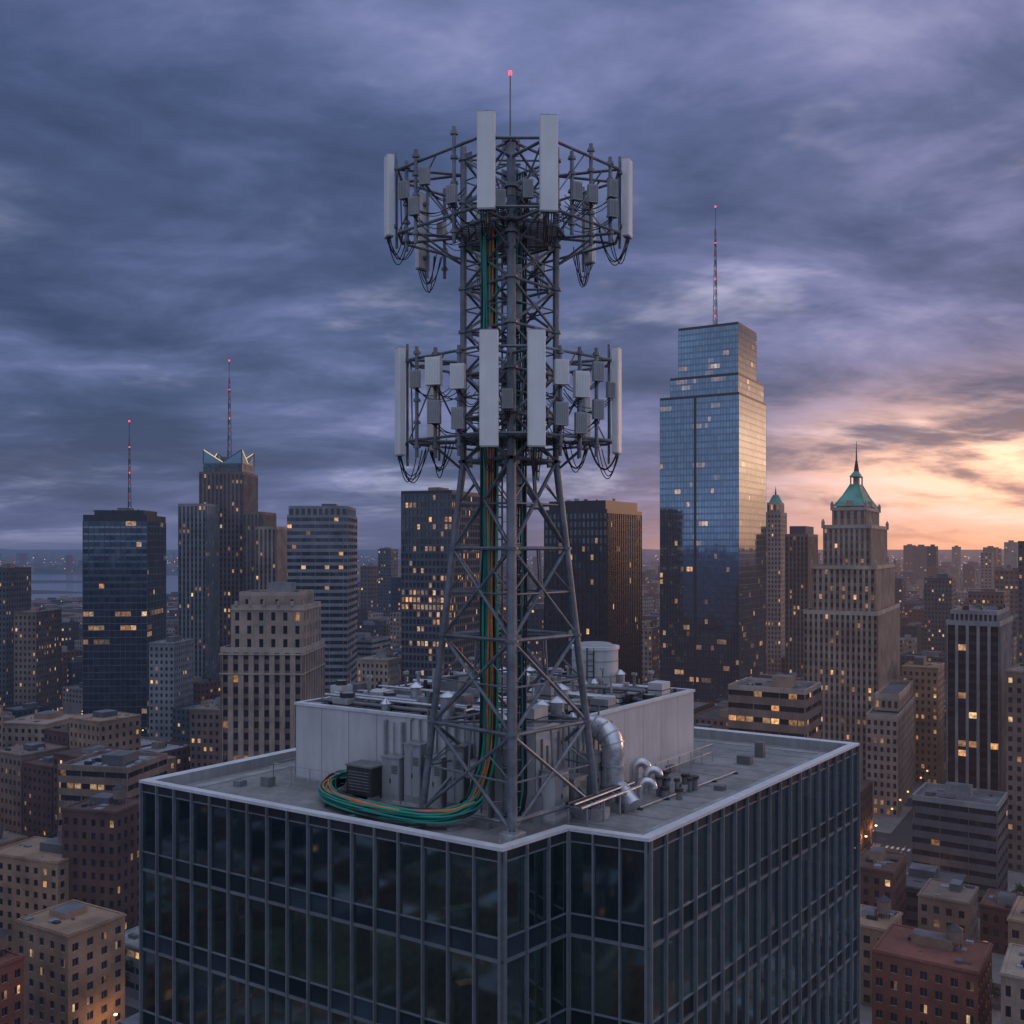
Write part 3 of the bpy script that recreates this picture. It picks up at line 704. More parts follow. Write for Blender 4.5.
                    if D < 1200:
                        roofed(mass, lot, hh, .9, .4, 'mass_wall', rm, rn); roof_stuff(mass, lot, hh - .9, rg, 4)
                    else:
                        mass.f([(*k, hh) for k in lot], rm)
                        if rg.random() < .5: q = lerp_block(lot, .3, .7, .3, .7); mass.prism(q, hh, hh + 3, 'mass_wall', rm, rnd=rn)
surf('pavement', (.20, .195, .19), .9, var=.25)
surf('road_paint', (.55, .55, .52), .8, var=.3)
surf('asphalt', (.042, .043, .047), .85, var=.35, nscale=.02)
rg = random.Random(5)
for i in range(6500):
    Yc = 2650 + (rg.random() ** 1.5) * 15000; X = rg.uniform(-.62, .62) * Yc
    if in_river(X, Yc, 40) : continue
    s1, s2 = rg.uniform(20, 70), rg.uniform(20, 60); hh = rg.uniform(7, 24)
    if rg.random() < .05: hh = rg.uniform(35, 80); s1, s2 = rg.uniform(18, 30), rg.uniform(18, 30)
    mass.box(X, Yc, 0, hh, s1, s2, -TH, 'mass_wall', rg.choice(['roof_pale', 'roof_mid', 'roof_tar']), rnd=rg.random(), bottom=False)
for i in range(1500):
    Yc = 1500 + (rg.random() ** 1.8) * 9000; X = rg.uniform(-.6, .6) * Yc
    if in_river(X, Yc, 20): continue
    k = .24 * Yc / F * rg.uniform(1.2, 2.4); zz = rg.uniform(10, 34)
    farl.obox((X, Yc - 20, zz), (k, 0, 0), (0, k, 0), (0, 0, k), 'lamp_glow_far' if rg.random() < .8 else 'lamp_white')
mass.obj('distant_city_buildings'); farl.obj('distant_city_lights'); lamps.obj('street_lamps'); pave.obj('pavement'); marks.obj('road_markings')
lamp_pts = [p_ for p_ in lamp_pts if 190 < p_[1] < 400 and (512 + F * p_[0] / p_[1] < 190 or 512 + F * p_[0] / p_[1] > 840) and -60 < 512 + F * p_[0] / p_[1] < 1080]
for k, p_ in enumerate(lamp_pts):
    if k % 2: continue
    l_ = bpy.data.lights.new('street_lamp_bulb', 'POINT'); l_.energy = 900; l_.color = (1, .50, .2); l_.shadow_soft_size = .3
    lo = bpy.data.objects.new('street_lamp_bulb', l_); scene.collection.objects.link(lo); lo.location = (p_[0], p_[1], 7.7); lo.parent = bpy.data.objects['street_lamps']

g = MB(); E = 60000
g.f([(-E, -E, 0), (E, -E, 0), (E, E, 0), (-E, E, 0)], 'asphalt'); g.obj('ground')
m = bpy.data.materials.new('water'); m.use_nodes = True; m.node_tree.nodes.clear(); T = NT(m.node_tree)
p = T.n('ShaderNodeBsdfPrincipled'); p.inputs['Base Color'].default_value = (.14, .17, .24, 1); p.inputs['Roughness'].default_value = .12; p.inputs['Metallic'].default_value = 0
p.inputs['IOR'].default_value = 1.6
b = T.n('ShaderNodeBump'); b.inputs['Strength'].default_value = .25; b.inputs['Distance'].default_value = .5; T.put(b.inputs['Height'], T.noise(T.n('ShaderNodeNewGeometry').outputs['Position'], .06, 3)); T.put(p.inputs['Normal'], b.outputs[0])
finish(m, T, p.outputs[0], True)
g = MB(); g.f([(x_, y_, .3) for x_, y_ in ((-9000, 1750), (-1500, 1640), (-700, 1650), (-640, 1800), (-760, 2500), (-900, 3200), (-1200, 3900), (-2600, 4200), (-9000, 4500))], 'water'); g.obj('river')
g = MB(); g.f([(x_, y_, 1.2) for x_, y_ in ((-3000, 2450), (-1300, 2330), (-1010, 2420), (-1200, 2560), (-3100, 2700))], 'asphalt')
g.f([(x_, y_, 1.2) for x_, y_ in ((-3000, 3150), (-1500, 3080), (-1120, 3160), (-1500, 3350), (-3100, 3400))], 'asphalt')
hr = random.Random(8)
for k in range(60): g.box(hr.uniform(-2400, -1180), hr.uniform(2400, 2500), 1, hr.uniform(6, 14), hr.uniform(15, 50), 20, 0, 'mass_wall', 'roof_mid', rnd=hr.random())
g.obj('river_island')
g = MB(); hr = random.Random(4); pr = None
for i in range(121):
    X = -16000 + i * 267; z_ = 50 + 45 * math.sin(i * .13) + 25 * math.sin(i * .37 + 1) + hr.uniform(0, 8); z_ = max(z_, 10)
    c_ = (X, 21000 + 800 * math.sin(i * .2), z_)
    if pr: g.f([(pr[0], pr[1] - 1500, 0), (c_[0], c_[1] - 1500, 0), c_, pr], 'hill_green'); g.f([pr, c_, (c_[0], c_[1] + 2500, 0), (pr[0], pr[1] + 2500, 0)], 'hill_green')
    pr = c_
surf('hill_green', (.05, .07, .05), .95); g.obj('hills')

# ------------------------------------------------------------------ trees and cars
surf('bark', (.07, .05, .04), .95, var=.3); surf('leaf', (.05, .075, .035), .8, var=.5, nscale=1.2, fine=6)
def tree_mesh(seed):
    r = random.Random(seed); mb = MB(); hh = r.uniform(8, 11)
    mb.tube((0, 0, 0), (.1, 0, hh * .45), .24, 'bark', 7, r2=.16, caps=False)
    tips = []
    for i in range(7):
        a = i * 2 * math.pi / 7 + r.uniform(-.3, .3); l = r.uniform(1.6, 2.9); z0 = hh * r.uniform(.28, .45)
        e = (math.cos(a) * l, math.sin(a) * l, z0 + r.uniform(1.4, 3.6)); mb.tube((.05, 0, z0), e, .09, 'bark', 5, r2=.03, caps=False); tips.append(e)
    tips += [(r.uniform(-1, 1), r.uniform(-1, 1), hh * r.uniform(.7, .9)) for _ in range(6)]
    for t in tips:
        cr = r.uniform(.9, 1.5)
        for k in range(70):
            v = Vector((r.gauss(0, 1), r.gauss(0, 1), r.gauss(0, .8))).normalized() * cr * r.uniform(.5, 1.05) + Vector(t)
            n = Vector((r.gauss(0, 1), r.gauss(0, 1), r.gauss(0, 1))).normalized(); a = n.orthogonal() * r.uniform(.16, .34); b_ = n.cross(a)
            mb.f([tuple(v - a), tuple(v - b_ * .6), tuple(v + a), tuple(v + b_ * .6)], 'leaf')
    return mb
TM = []
for k in range(3):
    o = tree_mesh(k).obj('street_tree'); TM.append(o.data); bpy.data.objects.remove(o)
def allowed(x, y):
    return not any(math.hypot(hc[0] - x, hc[1] - y) < hr and inp((x, y), hx) for hx, (hc, hr) in zip(HX, HC))
for (x_, y_, r_) in tree_sites:
    if y_ < 170 or not allowed(x_, y_): continue
    o = bpy.data.objects.new('street_tree', TM[int(r_ * 3)]); scene.collection.objects.link(o); o.location = (x_, y_, .15); o.rotation_euler = (0, 0, r_ * 40); s_ = .7 + r_ * .4; o.scale = (s_, s_, s_)
for nm, c_ in (('paint_white', (.55, .55, .57)), ('paint_black', (.02, .02, .025)), ('paint_silver', (.25, .26, .28)), ('paint_yellow', (.55, .33, .03))): surf(nm, c_, .3, .1, var=.05)
surf('tyre', (.02, .02, .02), .9)
def car_mesh(paint):
    mb = MB(); hw = .9
    prof = [(-2.25, .35), (2.25, .35), (2.28, .7), (2.05, .86), (1.15, .95), (.45, 1.42), (-1.05, 1.45), (-1.75, 1.0), (-2.2, .95), (-2.28, .7)]
    def hwz(z): return hw - max(0, z - .95) * .35
    n = len(prof)
    for i in range(n):
        a = prof[i]; b = prof[(i + 1) % n]
        win = (a, b) in (((1.15, .95), (.45, 1.42)), ((-1.05, 1.45), (-1.75, 1.0)))
        mb.f([(a[0], -hwz(a[1]), a[1]), (a[0], hwz(a[1]), a[1]), (b[0], hwz(b[1]), b[1]), (b[0], -hwz(b[1]), b[1])][::-1], 'pane' if win else paint)
    for s_ in (-1, 1):
        f = [(p_[0], s_ * hwz(p_[1]), p_[1]) for p_ in prof]; mb.f(f if s_ < 0 else f[::-1], paint)
        wd = [(.95, .97), (.4, 1.34), (-1.0, 1.36), (-1.5, 1.0)]; f = [(p_[0], s_ * (hwz(p_[1]) + .012), p_[1]) for p_ in wd]; mb.f(f[::-1] if s_ < 0 else f, 'pane')
        for xw in (-1.4, 1.4): mb.tube((xw, s_ * .72, .33), (xw, s_ * .93, .33), .33, 'tyre', 12)
        mb.obox((-2.27, s_ * .65, .78), (.06, 0, 0), (0, .32, 0), (0, 0, .14), 'tail_red'); mb.obox((2.2, s_ * .62, .72), (.12, 0, 0), (0, .3, 0), (0, 0, .14), 'head_white')
    return mb
CM = []
for pnt in ('paint_white', 'paint_black', 'paint_silver', 'paint_yellow', 'paint_black'):
    o = car_mesh(pnt).obj('car'); CM.append(o.data); bpy.data.objects.remove(o)
for (x_, y_, k, r_) in car_sites:
    if y_ < 185 or not allowed(x_, y_): continue
    o = bpy.data.objects.new('car', CM[int(r_ * 5)]); scene.collection.objects.link(o); o.location = (x_, y_, .01)
    o.rotation_euler = (0, 0, [-TH, math.pi - TH, math.pi / 2 - TH, -math.pi / 2 - TH][k])

# ------------------------------------------------------------------ MAIN BUILDING
surf('gravel_roof', (.235, .232, .232), .95, var=.25, nscale=.35, fine=2.5, bump=.25, haze=False)
surf('roof_walk', (.29, .29, .295), .9, var=.25, haze=False, nscale=.6)
surf('roof_seam', (.14, .14, .145), .9, var=.3, haze=False)
surf('coping_metal', (.60, .61, .63), .5, .1, var=.12, haze=False, nscale=.8)
surf('mullion_metal', (.22, .235, .26), .38, .35, var=.18, haze=False)
surf('spandrel_metal', (.045, .050, .058), .35, .4, var=.3, haze=False)
surf('interior_dark', (.05, .055, .06), .9, haze=False)
surf('interior_floor', (.22, .23, .22), .7, var=.2, haze=False)
surf('interior_wall', (.26, .30, .285), .9, var=.3, haze=False, nscale=.4)
surf('blind_fabric', (.40, .43, .42), .9, var=.15, haze=False, nscale=.4)
surf('panel_white', (.50, .50, .505), .6, .05, var=.12, haze=False, nscale=.3, streak=True)
surf('panel_grey', (.30, .305, .315), .6, .1, var=.2, haze=False, streak=True)
surf('galv', (.38, .39, .41), .42, .6, var=.22, haze=False, nscale=.8, fine=5, rvar=.1)
surf('duct_silver', (.62, .63, .65), .30, .8, var=.15, haze=False, rvar=.1)
surf('equip_dark', (.05, .052, .058), .55, .3, var=.3, haze=False)
surf('equip_mid', (.18, .185, .195), .6, .2, var=.3, haze=False)
surf('concrete_pad', (.36, .35, .34), .9, var=.3, haze=False, bump=.2, nscale=1)
emis('ceiling_light', (.70, 1.0, .84), 9.0, True)
emis('ceiling_light_warm', (1, .60, .28), 9.0, True)
m = bpy.data.materials.new('clear_glass'); m.use_nodes = True; m.node_tree.nodes.clear(); T = NT(m.node_tree)
geo = T.n('ShaderNodeNewGeometry'); rnd = T.n('ShaderNodeAttribute', attribute_name='rnd').outputs['Fac']
wn = T.n('ShaderNodeTexWhiteNoise', noise_dimensions='1D'); T.put(wn.inputs['W'], rnd)
off = T.vm('SCALE', T.vm('SUBTRACT', wn.outputs['Color'], (.5, .5, .5)), None, .025)
nrm = T.vm('NORMALIZE', T.vm('ADD', geo.outputs['Normal'], off))
tr = T.n('ShaderNodeBsdfTransparent'); T.put(tr.inputs[0], T.mix(rnd, (.28, .37, .37), (.52, .62, .60)))
gls = T.n('ShaderNodeBsdfGlossy'); gls.inputs['Roughness'].default_value = .04; gls.inputs['Color'].default_value = (.75, .92, 1, 1); T.put(gls.inputs['Normal'], nrm)
dif = T.n('ShaderNodeBsdfDiffuse'); dif.inputs[0].default_value = (.04, .07, .085, 1)
m0 = T.n('ShaderNodeMixShader'); m0.inputs[0].default_value = .18; T.put(m0.inputs[1], tr.outputs[0]); T.put(m0.inputs[2], dif.outputs[0])
fr = T.n('ShaderNodeFresnel'); fr.inputs[0].default_value = 1.75; T.put(fr.inputs['Normal'], nrm)
mxs = T.n('ShaderNodeMixShader'); T.put(mxs.inputs[0], T.m('ADD', T.m('MULTIPLY', fr.outputs[0], 1.3), .14, clamp=True)); T.put(mxs.inputs[1], m0.outputs[0]); T.put(mxs.inputs[2], gls.outputs[0])
finish(m, T, mxs.outputs[0], False)

RZ = CZ - H          # coping top
rg = random.Random(21)
mbd = bpy.data.objects.new('glass_office_building', None); scene.collection.objects.link(mbd)
fr_ = MB(); gl_ = MB(); it = MB()
FLH = 4.1; nvis = 5
zf = RZ - .55
for e in range(len(MP)):
    A = MP[e]; B = MP[(e + 1) % len(MP)]; dx, dy = B[0] - A[0], B[1] - A[1]; L = math.hypot(dx, dy); dx /= L; dy /= L; nx, ny = dy, -dx
    def P(s, z, o=0.): return (A[0] + dx * s + nx * o, A[1] + dy * s + ny * o, z)
    def B3(s0, s1, za, zb, oi, oo, m, M=fr_):
        M.f([P(s0, za, oo), P(s1, za, oo), P(s1, zb, oo), P(s0, zb, oo)], m); M.f([P(s0, za, oi), P(s0, za, oo), P(s0, zb, oo), P(s0, zb, oi)], m)
        M.f([P(s1, za, oo), P(s1, za, oi), P(s1, zb, oi), P(s1, zb, oo)], m); M.f([P(s0, zb, oo), P(s1, zb, oo), P(s1, zb, oi), P(s0, zb, oi)], m); M.f([P(s0, za, oi), P(s1, za, oi), P(s1, za, oo), P(s0, za, oo)], m)
    nb = max(2, round(L / 1.32)); bw = L / nb
    B3(0, L, RZ - .55, RZ - .12, -.1, .03, 'spandrel_metal'); B3(0, L, RZ - .60, RZ - .55, -.1, .08, 'mullion_metal')
    for k in range(nvis):
        z1 = zf - k * FLH; z0 = z1 - FLH
        B3(0, L, z0, z0 + .13, -.05, .08, 'mullion_metal'); B3(0, L, z0 + .95, z0 + 1.01, -.05, .06, 'mullion_metal')
        for i in range(nb):
            gl_.f([P(i * bw, z0 + 1.01), P((i + 1) * bw, z0 + 1.01), P((i + 1) * bw, z1), P(i * bw, z1)], 'clear_glass', 0, rg.random())
            gl_.f([P(i * bw, z0 + .13), P((i + 1) * bw, z0 + .13), P((i + 1) * bw, z0 + .95), P(i * bw, z0 + .95)], 'pane_teal', 0, rg.random())
            if rg.random() < .16:
                dz = rg.uniform(.5, 2.8); it.f([P(i * bw + .08, z1 - dz, -.25), P((i + 1) * bw - .08, z1 - dz, -.25), P((i + 1) * bw - .08, z1 - .16, -.25), P(i * bw + .08, z1 - .16, -.25)], 'blind_fabric')
    zlow = zf - nvis * FLH
    fl_ = random.Random(e)
    facade(fr_, A, B, 0, zlow, S(style='curtain', bay=bw * 1.0001, fl=4.1, wall='metal_dark', glass='pane_black', lit=.1, sp=.25, mull='metal_mid', mw=.09, proud=.16), fl_)
    for i in range(nb + 1):
        s = i * bw; wd = .035 if 0 < i < nb else .10
        B3(max(0, s - wd), min(L, s + wd), zlow, RZ - .12, 0, .18, 'mullion_metal')
I1 = inset(MP, .3); I2 = inset(MP, 5.5); I3 = inset(MP, 2.4)
for k in range(nvis + 1):
    z1 = zf - k * FLH
    it.f([(*q, z1 - .14) for q in reversed(I1)], 'interior_dark')
    if k > 0: it.f([(*q, z1 + .05) for q in I1], 'interior_floor')
    if k < nvis:
        z0 = z1 - FLH
        for e in range(6):
            A, B = I2[e], I2[(e + 1) % 6]
            it.f([(*A, z0 + .06), (*B, z0 + .06), (*B, z1 - .15), (*A, z1 - .15)], 'interior_wall')
            A, B = I3[e], I3[(e + 1) % 6]; L = math.hypot(B[0] - A[0], B[1] - A[1])
            n = int(L / 2.6)
            for i in range(n):
                t_ = (i + .5) / n; x_, y_ = A[0] + (B[0] - A[0]) * t_, A[1] + (B[1] - A[1]) * t_
                if rg.random() < (.10, .28, .5, .3)[min(k, 3)] and e in (0, 1, 2, 3): it.box(x_, y_, z1 - .24, z1 - .16, 1.2, .3, math.atan2(B[1] - A[1], B[0] - A[0]), 'ceiling_light' if rg.random() < .7 else 'ceiling_light_warm')
                if rg.random() < .55: it.box(x_ + rg.uniform(-.5, .5), y_, z0 + .05, z0 + rg.uniform(.8, 1.9), rg.uniform(.5, 1.8), .6, rg.random(), 'interior_wall')
                if i % 3 == 0: it.box(x_, y_, z0 + .05, z1 - .15, .5, .5, 0, 'interior_wall')
fr_.obj('facade_frame', mbd); gl_.obj('facade_glass', mbd); it.obj('interior', mbd)
rf = MB(); cop = inset(MP, -.10); cin = inset(MP, .42)
for i in range(6):
    j = (i + 1) % 6
    rf.f([(*cop[i], RZ), (*cop[j], RZ), (*cin[j], RZ - .03), (*cin[i], RZ - .03)], 'coping_metal')
    rf.f([(*cop[i], RZ - .14), (*cop[j], RZ - .14), (*cop[j], RZ), (*cop[i], RZ)], 'coping_metal')
    rf.f([(*cin[j], RZ - .62), (*cin[i], RZ - .62), (*cin[i], RZ - .03), (*cin[j], RZ - .03)], 'panel_grey')
ROOF = RZ - .6
rf.f([(*q, ROOF) for q in cin], 'gravel_roof')
W1, W2 = inset(MP, 1.1), inset(MP, 1.7)
for i in range(6):
    j = (i + 1) % 6; rf.f([(*W1[i], ROOF + .02), (*W1[j], ROOF + .02), (*W2[j], ROOF + .02), (*W2[i], ROOF + .02)], 'roof_walk')
for k in range(2, 12):
    t_ = 2.0 + k * 2.45
    a = (MP[0][0] + w5[0] * t_ + u5[0] * .6, MP[0][1] + w5[1] * t_ + u5[1] * .6); b = (MP[0][0] + w5[0] * t_ + u5[0] * (2.208 * H - .7), MP[0][1] + w5[1] * t_ + u5[1] * (2.208 * H - .7))
    rf.f([(*a, ROOF + .008), (*b, ROOF + .008), (b[0] + w5[0] * .06, b[1] + w5[1] * .06, ROOF + .008), (a[0] + w5[0] * .06, a[1] + w5[1] * .06, ROOF + .008)], 'roof_seam')
rf.obj('roof', mbd)

# ------------------------------------------------------------------ rooftop penthouse screen
Lp = (-.973 * H, 4.48 * H)
PH = [Lp, (Lp[0] + u5[0] * 1.253 * H, Lp[1] + u5[1] * 1.253 * H), (Lp[0] + (u5[0] * 1.253 + w5[0] * 1.332) * H, Lp[1] + (u5[1] * 1.253 + w5[1] * 1.332) * H), (Lp[0] + w5[0] * 1.332 * H, Lp[1] + w5[1] * 1.332 * H)]
ZP = CZ - .70 * H; ZD = CZ - .79 * H
ph = bpy.data.objects.new('rooftop_penthouse', None); scene.collection.objects.link(ph)
o = MB()
for i in range(4):
    A, B = PH[i], PH[(i + 1) % 4]; L = math.hypot(B[0] - A[0], B[1] - A[1]); dx, dy = (B[0] - A[0]) / L, (B[1] - A[1]) / L; nx, ny = dy, -dx
    n = round(L / 1.9)
    f = lambda s, z, oo=0: (A[0] + dx * s + nx * oo, A[1] + dy * s + ny * oo, z)
    for k in range(n):
        s0, s1 = L * k / n + .012, L * (k + 1) / n - .012
        o.f([f(s0, ROOF + .25), f(s1, ROOF + .25), f(s1, ZP), f(s0, ZP)], 'panel_white')
        o.f([f(s0 - .02, ROOF + .1, -.02), f(s1 + .02, ROOF + .1, -.02), f(s1 + .02, ZP, -.02), f(s0 - .02, ZP, -.02)], 'equip_dark')
    o.f([f(0, ROOF, .08), f(L, ROOF, .08), f(L, ROOF + .25, .08), f(0, ROOF + .25, .08)], 'panel_grey'); o.f([f(0, ROOF + .25, .08), f(L, ROOF + .25, .08), f(L, ROOF + .25, 0), f(0, ROOF + .25, 0)], 'panel_grey')
C1 = inset(PH, -.06); C2 = inset(PH, .25)
for i in range(4):
    j = (i + 1) % 4
    o.f([(*C1[i], ZP + .08), (*C1[j], ZP + .08), (*C2[j], ZP + .08), (*C2[i], ZP + .08)], 'coping_metal'); o.f([(*C1[i], ZP - .06), (*C1[j], ZP - .06), (*C1[j], ZP + .08), (*C1[i], ZP + .08)], 'coping_metal'); o.f([(*C2[j], ZD), (*C2[i], ZD), (*C2[i], ZP + .08), (*C2[j], ZP + .08)], 'panel_grey')
o.f([(*q, ZD) for q in C2], 'gravel_roof')
o.obj('screen_walls', ph)
eq = MB(); sm = MB(); rg = random.Random(31)
def dk(s, t): return (PH[0][0] + (PH[1][0] - PH[0][0]) * s + (PH[3][0] - PH[0][0]) * t, PH[0][1] + (PH[1][1] - PH[0][1]) * s + (PH[3][1] - PH[0][1]) * t)
ang = math.atan2(u5[1], u5[0]); ang2 = math.atan2(w5[1], w5[0])
NI, NJ = 9, 10
for i in range(NI):
    for j in range(NJ):
        s, t = (i + .5) / NI + rg.uniform(-.02, .02), (j + .5) / NJ + rg.uniform(-.02, .02); x_, y_ = dk(s, t); q = rg.random()
        if abs(s - .9) < .12 and abs(t - .62) < .12: continue
        z = ZD
        if q < .46:
            sx, sy, hh = rg.uniform(.8, 1.35), rg.uniform(.8, 1.3), rg.uniform(.8, 2.0)
            eq.box(x_, y_, z + .15, z + .15 + hh, sx, sy, ang, rg.choice(['panel_grey', 'galv', 'equip_mid', 'panel_white', 'panel_white']))
            eq.box(x_, y_, z, z + .15, sx * .9, sy * .9, ang, 'equip_dark')
            for k in range(4):
                zz = z + .35 + hh * k / 5; eq.box(x_, y_, zz, zz + .05, sx + .03, sy + .03, ang, 'equip_dark')
            if rg.random() < .6: sm.tube((x_, y_, z + .15 + hh), (x_, y_, z + .4 + hh), min(sx, sy) * .4, 'equip_dark', 16); sm.tube((x_, y_, z + .38 + hh), (x_, y_, z + .41 + hh), min(sx, sy) * .3, 'galv', 16)
        elif q < .70:
            r_ = rg.uniform(.18, .42); hh = rg.uniform(1, 2.3); sm.tube((x_, y_, z), (x_, y_, z + hh), r_, 'galv', 16); sm.tube((x_, y_, z + hh), (x_, y_, z + hh + .25), r_ * 1.3, 'duct_silver', 16, r2=.08)
        elif q < .88:
            l = rg.uniform(2, 5); a_ = rg.choice((ang, ang2)); zz = z + rg.uniform(.9, 1.8); e_ = (x_ + math.cos(a_) * l * .5, y_ + math.sin(a_) * l * .5, zz); st_ = (x_ - math.cos(a_) * l * .5, y_ - math.sin(a_) * l * .5, zz)
            if min(s, t) > .2 and max(s, t) < .8: sm.tube(st_, e_, rg.uniform(.12, .3), 'duct_silver', 14)
            eq.box(x_, y_, z, zz, .15, .15, ang, 'equip_dark')
        else:
            if min(s, t) > .15 and max(s, t) < .85: eq.box(x_, y_, z + .9, z + 1.35, rg.uniform(1.6, 2.6), .6, rg.choice((ang, ang2)), 'galv')
            eq.box(x_, y_, z, z + .9, .2, .2, ang, 'equip_dark')
for t in (.06, .12, .3, .52, .72, .9):
    for dt in (0, .018, .036):
        a, b = dk(.06, t + dt), dk(.94, t + dt); zz = ZD + rg.choice((.9, 1.25, 1.5)); sm.tube((*a, zz), (*b, zz), rg.uniform(.06, .11), rg.choice(['galv', 'duct_silver', 'equip_mid']), 8)
    for s in (.1, .35, .6, .88): x_, y_ = dk(s, t + .018); eq.box(x_, y_, ZD, ZD + 1.2, .12, .8, ang, 'equip_dark')
for k in range(34):
    s, t = rg.uniform(.05, .95), rg.uniform(.05, .95); x_, y_ = dk(s, t); hh = rg.uniform(1.6, 2.8); sm.tube((x_, y_, ZD), (x_, y_, ZD + hh), rg.uniform(.04, .10), rg.choice(['galv', 'equip_mid']), 8)
    if rg.random() < .6: sm.tube((x_, y_, ZD + hh), (x_, y_, ZD + hh + .14), .18, 'galv', 12)
eq.obj('deck_equipment', ph); sm.obj('deck_pipes', ph, True)
tk = MB(); tx = (595 - 512) / F * 5.1 * H; ty = 5.1 * H
tk.tube((tx, ty, ZD), (tx, ty, CZ - .515 * H), 1.42, 'panel_white', 40); tk.tube((tx, ty, CZ - .515 * H), (tx, ty, CZ - .500 * H), 1.5, 'coping_metal', 40); tk.tube((tx, ty, CZ - .5 * H), (tx, ty, CZ - .485 * H), 1.3, 'panel_grey', 30, r2=.9)
for k in range(3): tk.tube((tx, ty, ZD + .8 + k * .9), (tx, ty, ZD + .86 + k * .9), 1.45, 'panel_grey', 40)
for dx_ in (-.6, -.2): tk.tube((tx + dx_, ty - 1.45, ZD), (tx + dx_, ty - 1.45, CZ - .5 * H), .04, 'equip_dark')
for k in range(9): tk.tube((tx - .6, ty - 1.45, ZD + .3 + k * .35), (tx - .2, ty - 1.45, ZD + .3 + k * .35), .025, 'equip_dark', 5)
tk.obj('rooftop_water_tank', None, True)

# ------------------------------------------------------------------ equipment beside the tower
def gx(px, py, dz=0.):   # survey helper: point on the roof plane
    Y = (CZ - ROOF - dz) * F / (py - 548); return ((px - 512) / F * Y, Y)
NL = (u5[1], -u5[0]); NR = (w5[1], -w5[0]); LL, LR = 1.253 * H, 1.332 * H
def wl(s, off): return (PH[0][0] + u5[0] * LL * s + NL[0] * off, PH[0][1] + u5[1] * LL * s + NL[1] * off)
def wr(s, off): return (PH[1][0] + w5[0] * LR * s + NR[0] * off, PH[1][1] + w5[1] * LR * s + NR[1] * off)
def cabinet(M, x_, y_, sx, sy, hh, a_, nrm_, m_):
    M.box(x_, y_, ROOF + .14, ROOF + hh, sx, sy, a_, m_); M.box(x_, y_, ROOF, ROOF + .14, sx + .2, sy + .15, a_, 'concrete_pad'); M.box(x_, y_, ROOF + hh, ROOF + hh + .06, sx + .1, sy + .1, a_, 'galv')
    ax_ = Vector((math.cos(a_), math.sin(a_), 0)); n_ = Vector((nrm_[0], nrm_[1], 0)); c_ = Vector((x_, y_, 0)) + n_ * (sy / 2 + .012)
    for s_ in (-1, 1): M.obox(c_ + ax_ * sx * .235 * s_ + Vector((0, 0, ROOF + hh * .54)), ax_ * sx * .42, n_ * .02, (0, 0, hh * .76), 'panel_grey')
    for k in range(6): M.obox(c_ + n_ * .02 + ax_ * sx * .235 + Vector((0, 0, ROOF + hh * .68 + k * .07)), ax_ * sx * .34, n_ * .02, (0, 0, .025), 'equip_dark')
    M.obox(c_ + n_ * .03 + Vector((0, 0, ROOF + hh * .5)), ax_ * .04, n_ * .04, (0, 0, .22), 'equip_dark')
ca = MB(); rg = random.Random(8)
for (s, sx, hh, mt_) in ((.48, 1.1, 2.2, 'panel_grey'), (.57, 1.0, 3.0, 'galv'), (.655, .95, 2.5, 'panel_grey'), (.74, 1.0, 3.2, 'equip_mid'), (.83, 1.0, 2.6, 'panel_white'), (.92, .95, 3.3, 'panel_grey')):
    x_, y_ = wl(s, .5); cabinet(ca, x_, y_, sx, .7, hh, ang, NL, mt_)
for k in range(16):
    s = .42 + .036 * k; x_, y_ = wl(s, .14); hh = rg.uniform(3.6, 4.8); ca.tube((x_, y_, ROOF + .2), (x_, y_, ROOF + hh), rg.uniform(.04, .09), rg.choice(['galv', 'equip_mid', 'panel_grey']), 8)
    if k % 3 == 0:
        x2, y2 = wl(s, -.6); ca.tube((x_, y_, ROOF + hh), (x2, y2, ROOF + hh), .07, 'galv', 8)
ca.obj('equipment_cabinets')
cr_ = MB()
for (s, sx, hh, mt_) in ((.05, 1.2, 2.3, 'panel_white'), (.15, 1.1, 1.7, 'galv'), (.245, 1.0, 2.6, 'panel_grey')):
    x_, y_ = wr(s, .55); cabinet(cr_, x_, y_, sx, .7, hh, ang2, NR, mt_)
for k in range(12):
    s = .02 + .028 * k; x_, y_ = wr(s, .14); hh = rg.uniform(2.8, 4.9); cr_.tube((x_, y_, ROOF + .2), (x_, y_, ROOF + hh), rg.uniform(.04, .08), rg.choice(['galv', 'equip_mid', 'panel_grey']), 8)
for s in (.03, .12, .21, .30):
    for o_ in (1.5, 2.5):
        x_, y_ = wr(s, o_); cr_.tube((x_, y_, ROOF), (x_, y_, ROOF + 1.0), .05, 'galv', 8)
for o_ in (1.5, 2.5): cr_.tube((*wr(.0, o_), ROOF + 1.0), (*wr(.33, o_), ROOF + 1.0), .07, 'galv', 8)
for k in range(14): cr_.tube((*wr(.0 + k * .025, 1.5), ROOF + 1.0), (*wr(.0 + k * .025, 2.5), ROOF + 1.0), .03, 'equip_mid', 6)
surf('cable_black', (.015, .016, .018), .5, haze=False); surf('cable_green', (.010, .27, .18), .4, haze=False, var=.15)
surf('cable_teal', (.02, .19, .20), .4, haze=False); surf('cable_orange', (.75, .16, .03), .4, haze=False)
for k in range(4): cr_.tube((*wr(.0, 1.7 + k * .15), ROOF + 1.12), (*wr(.33, 1.7 + k * .15), ROOF + 1.12), .05, ['cable_black', 'equip_mid', 'cable_black', 'galv'][k], 8)
cr_.obj('service_pipe_rack')
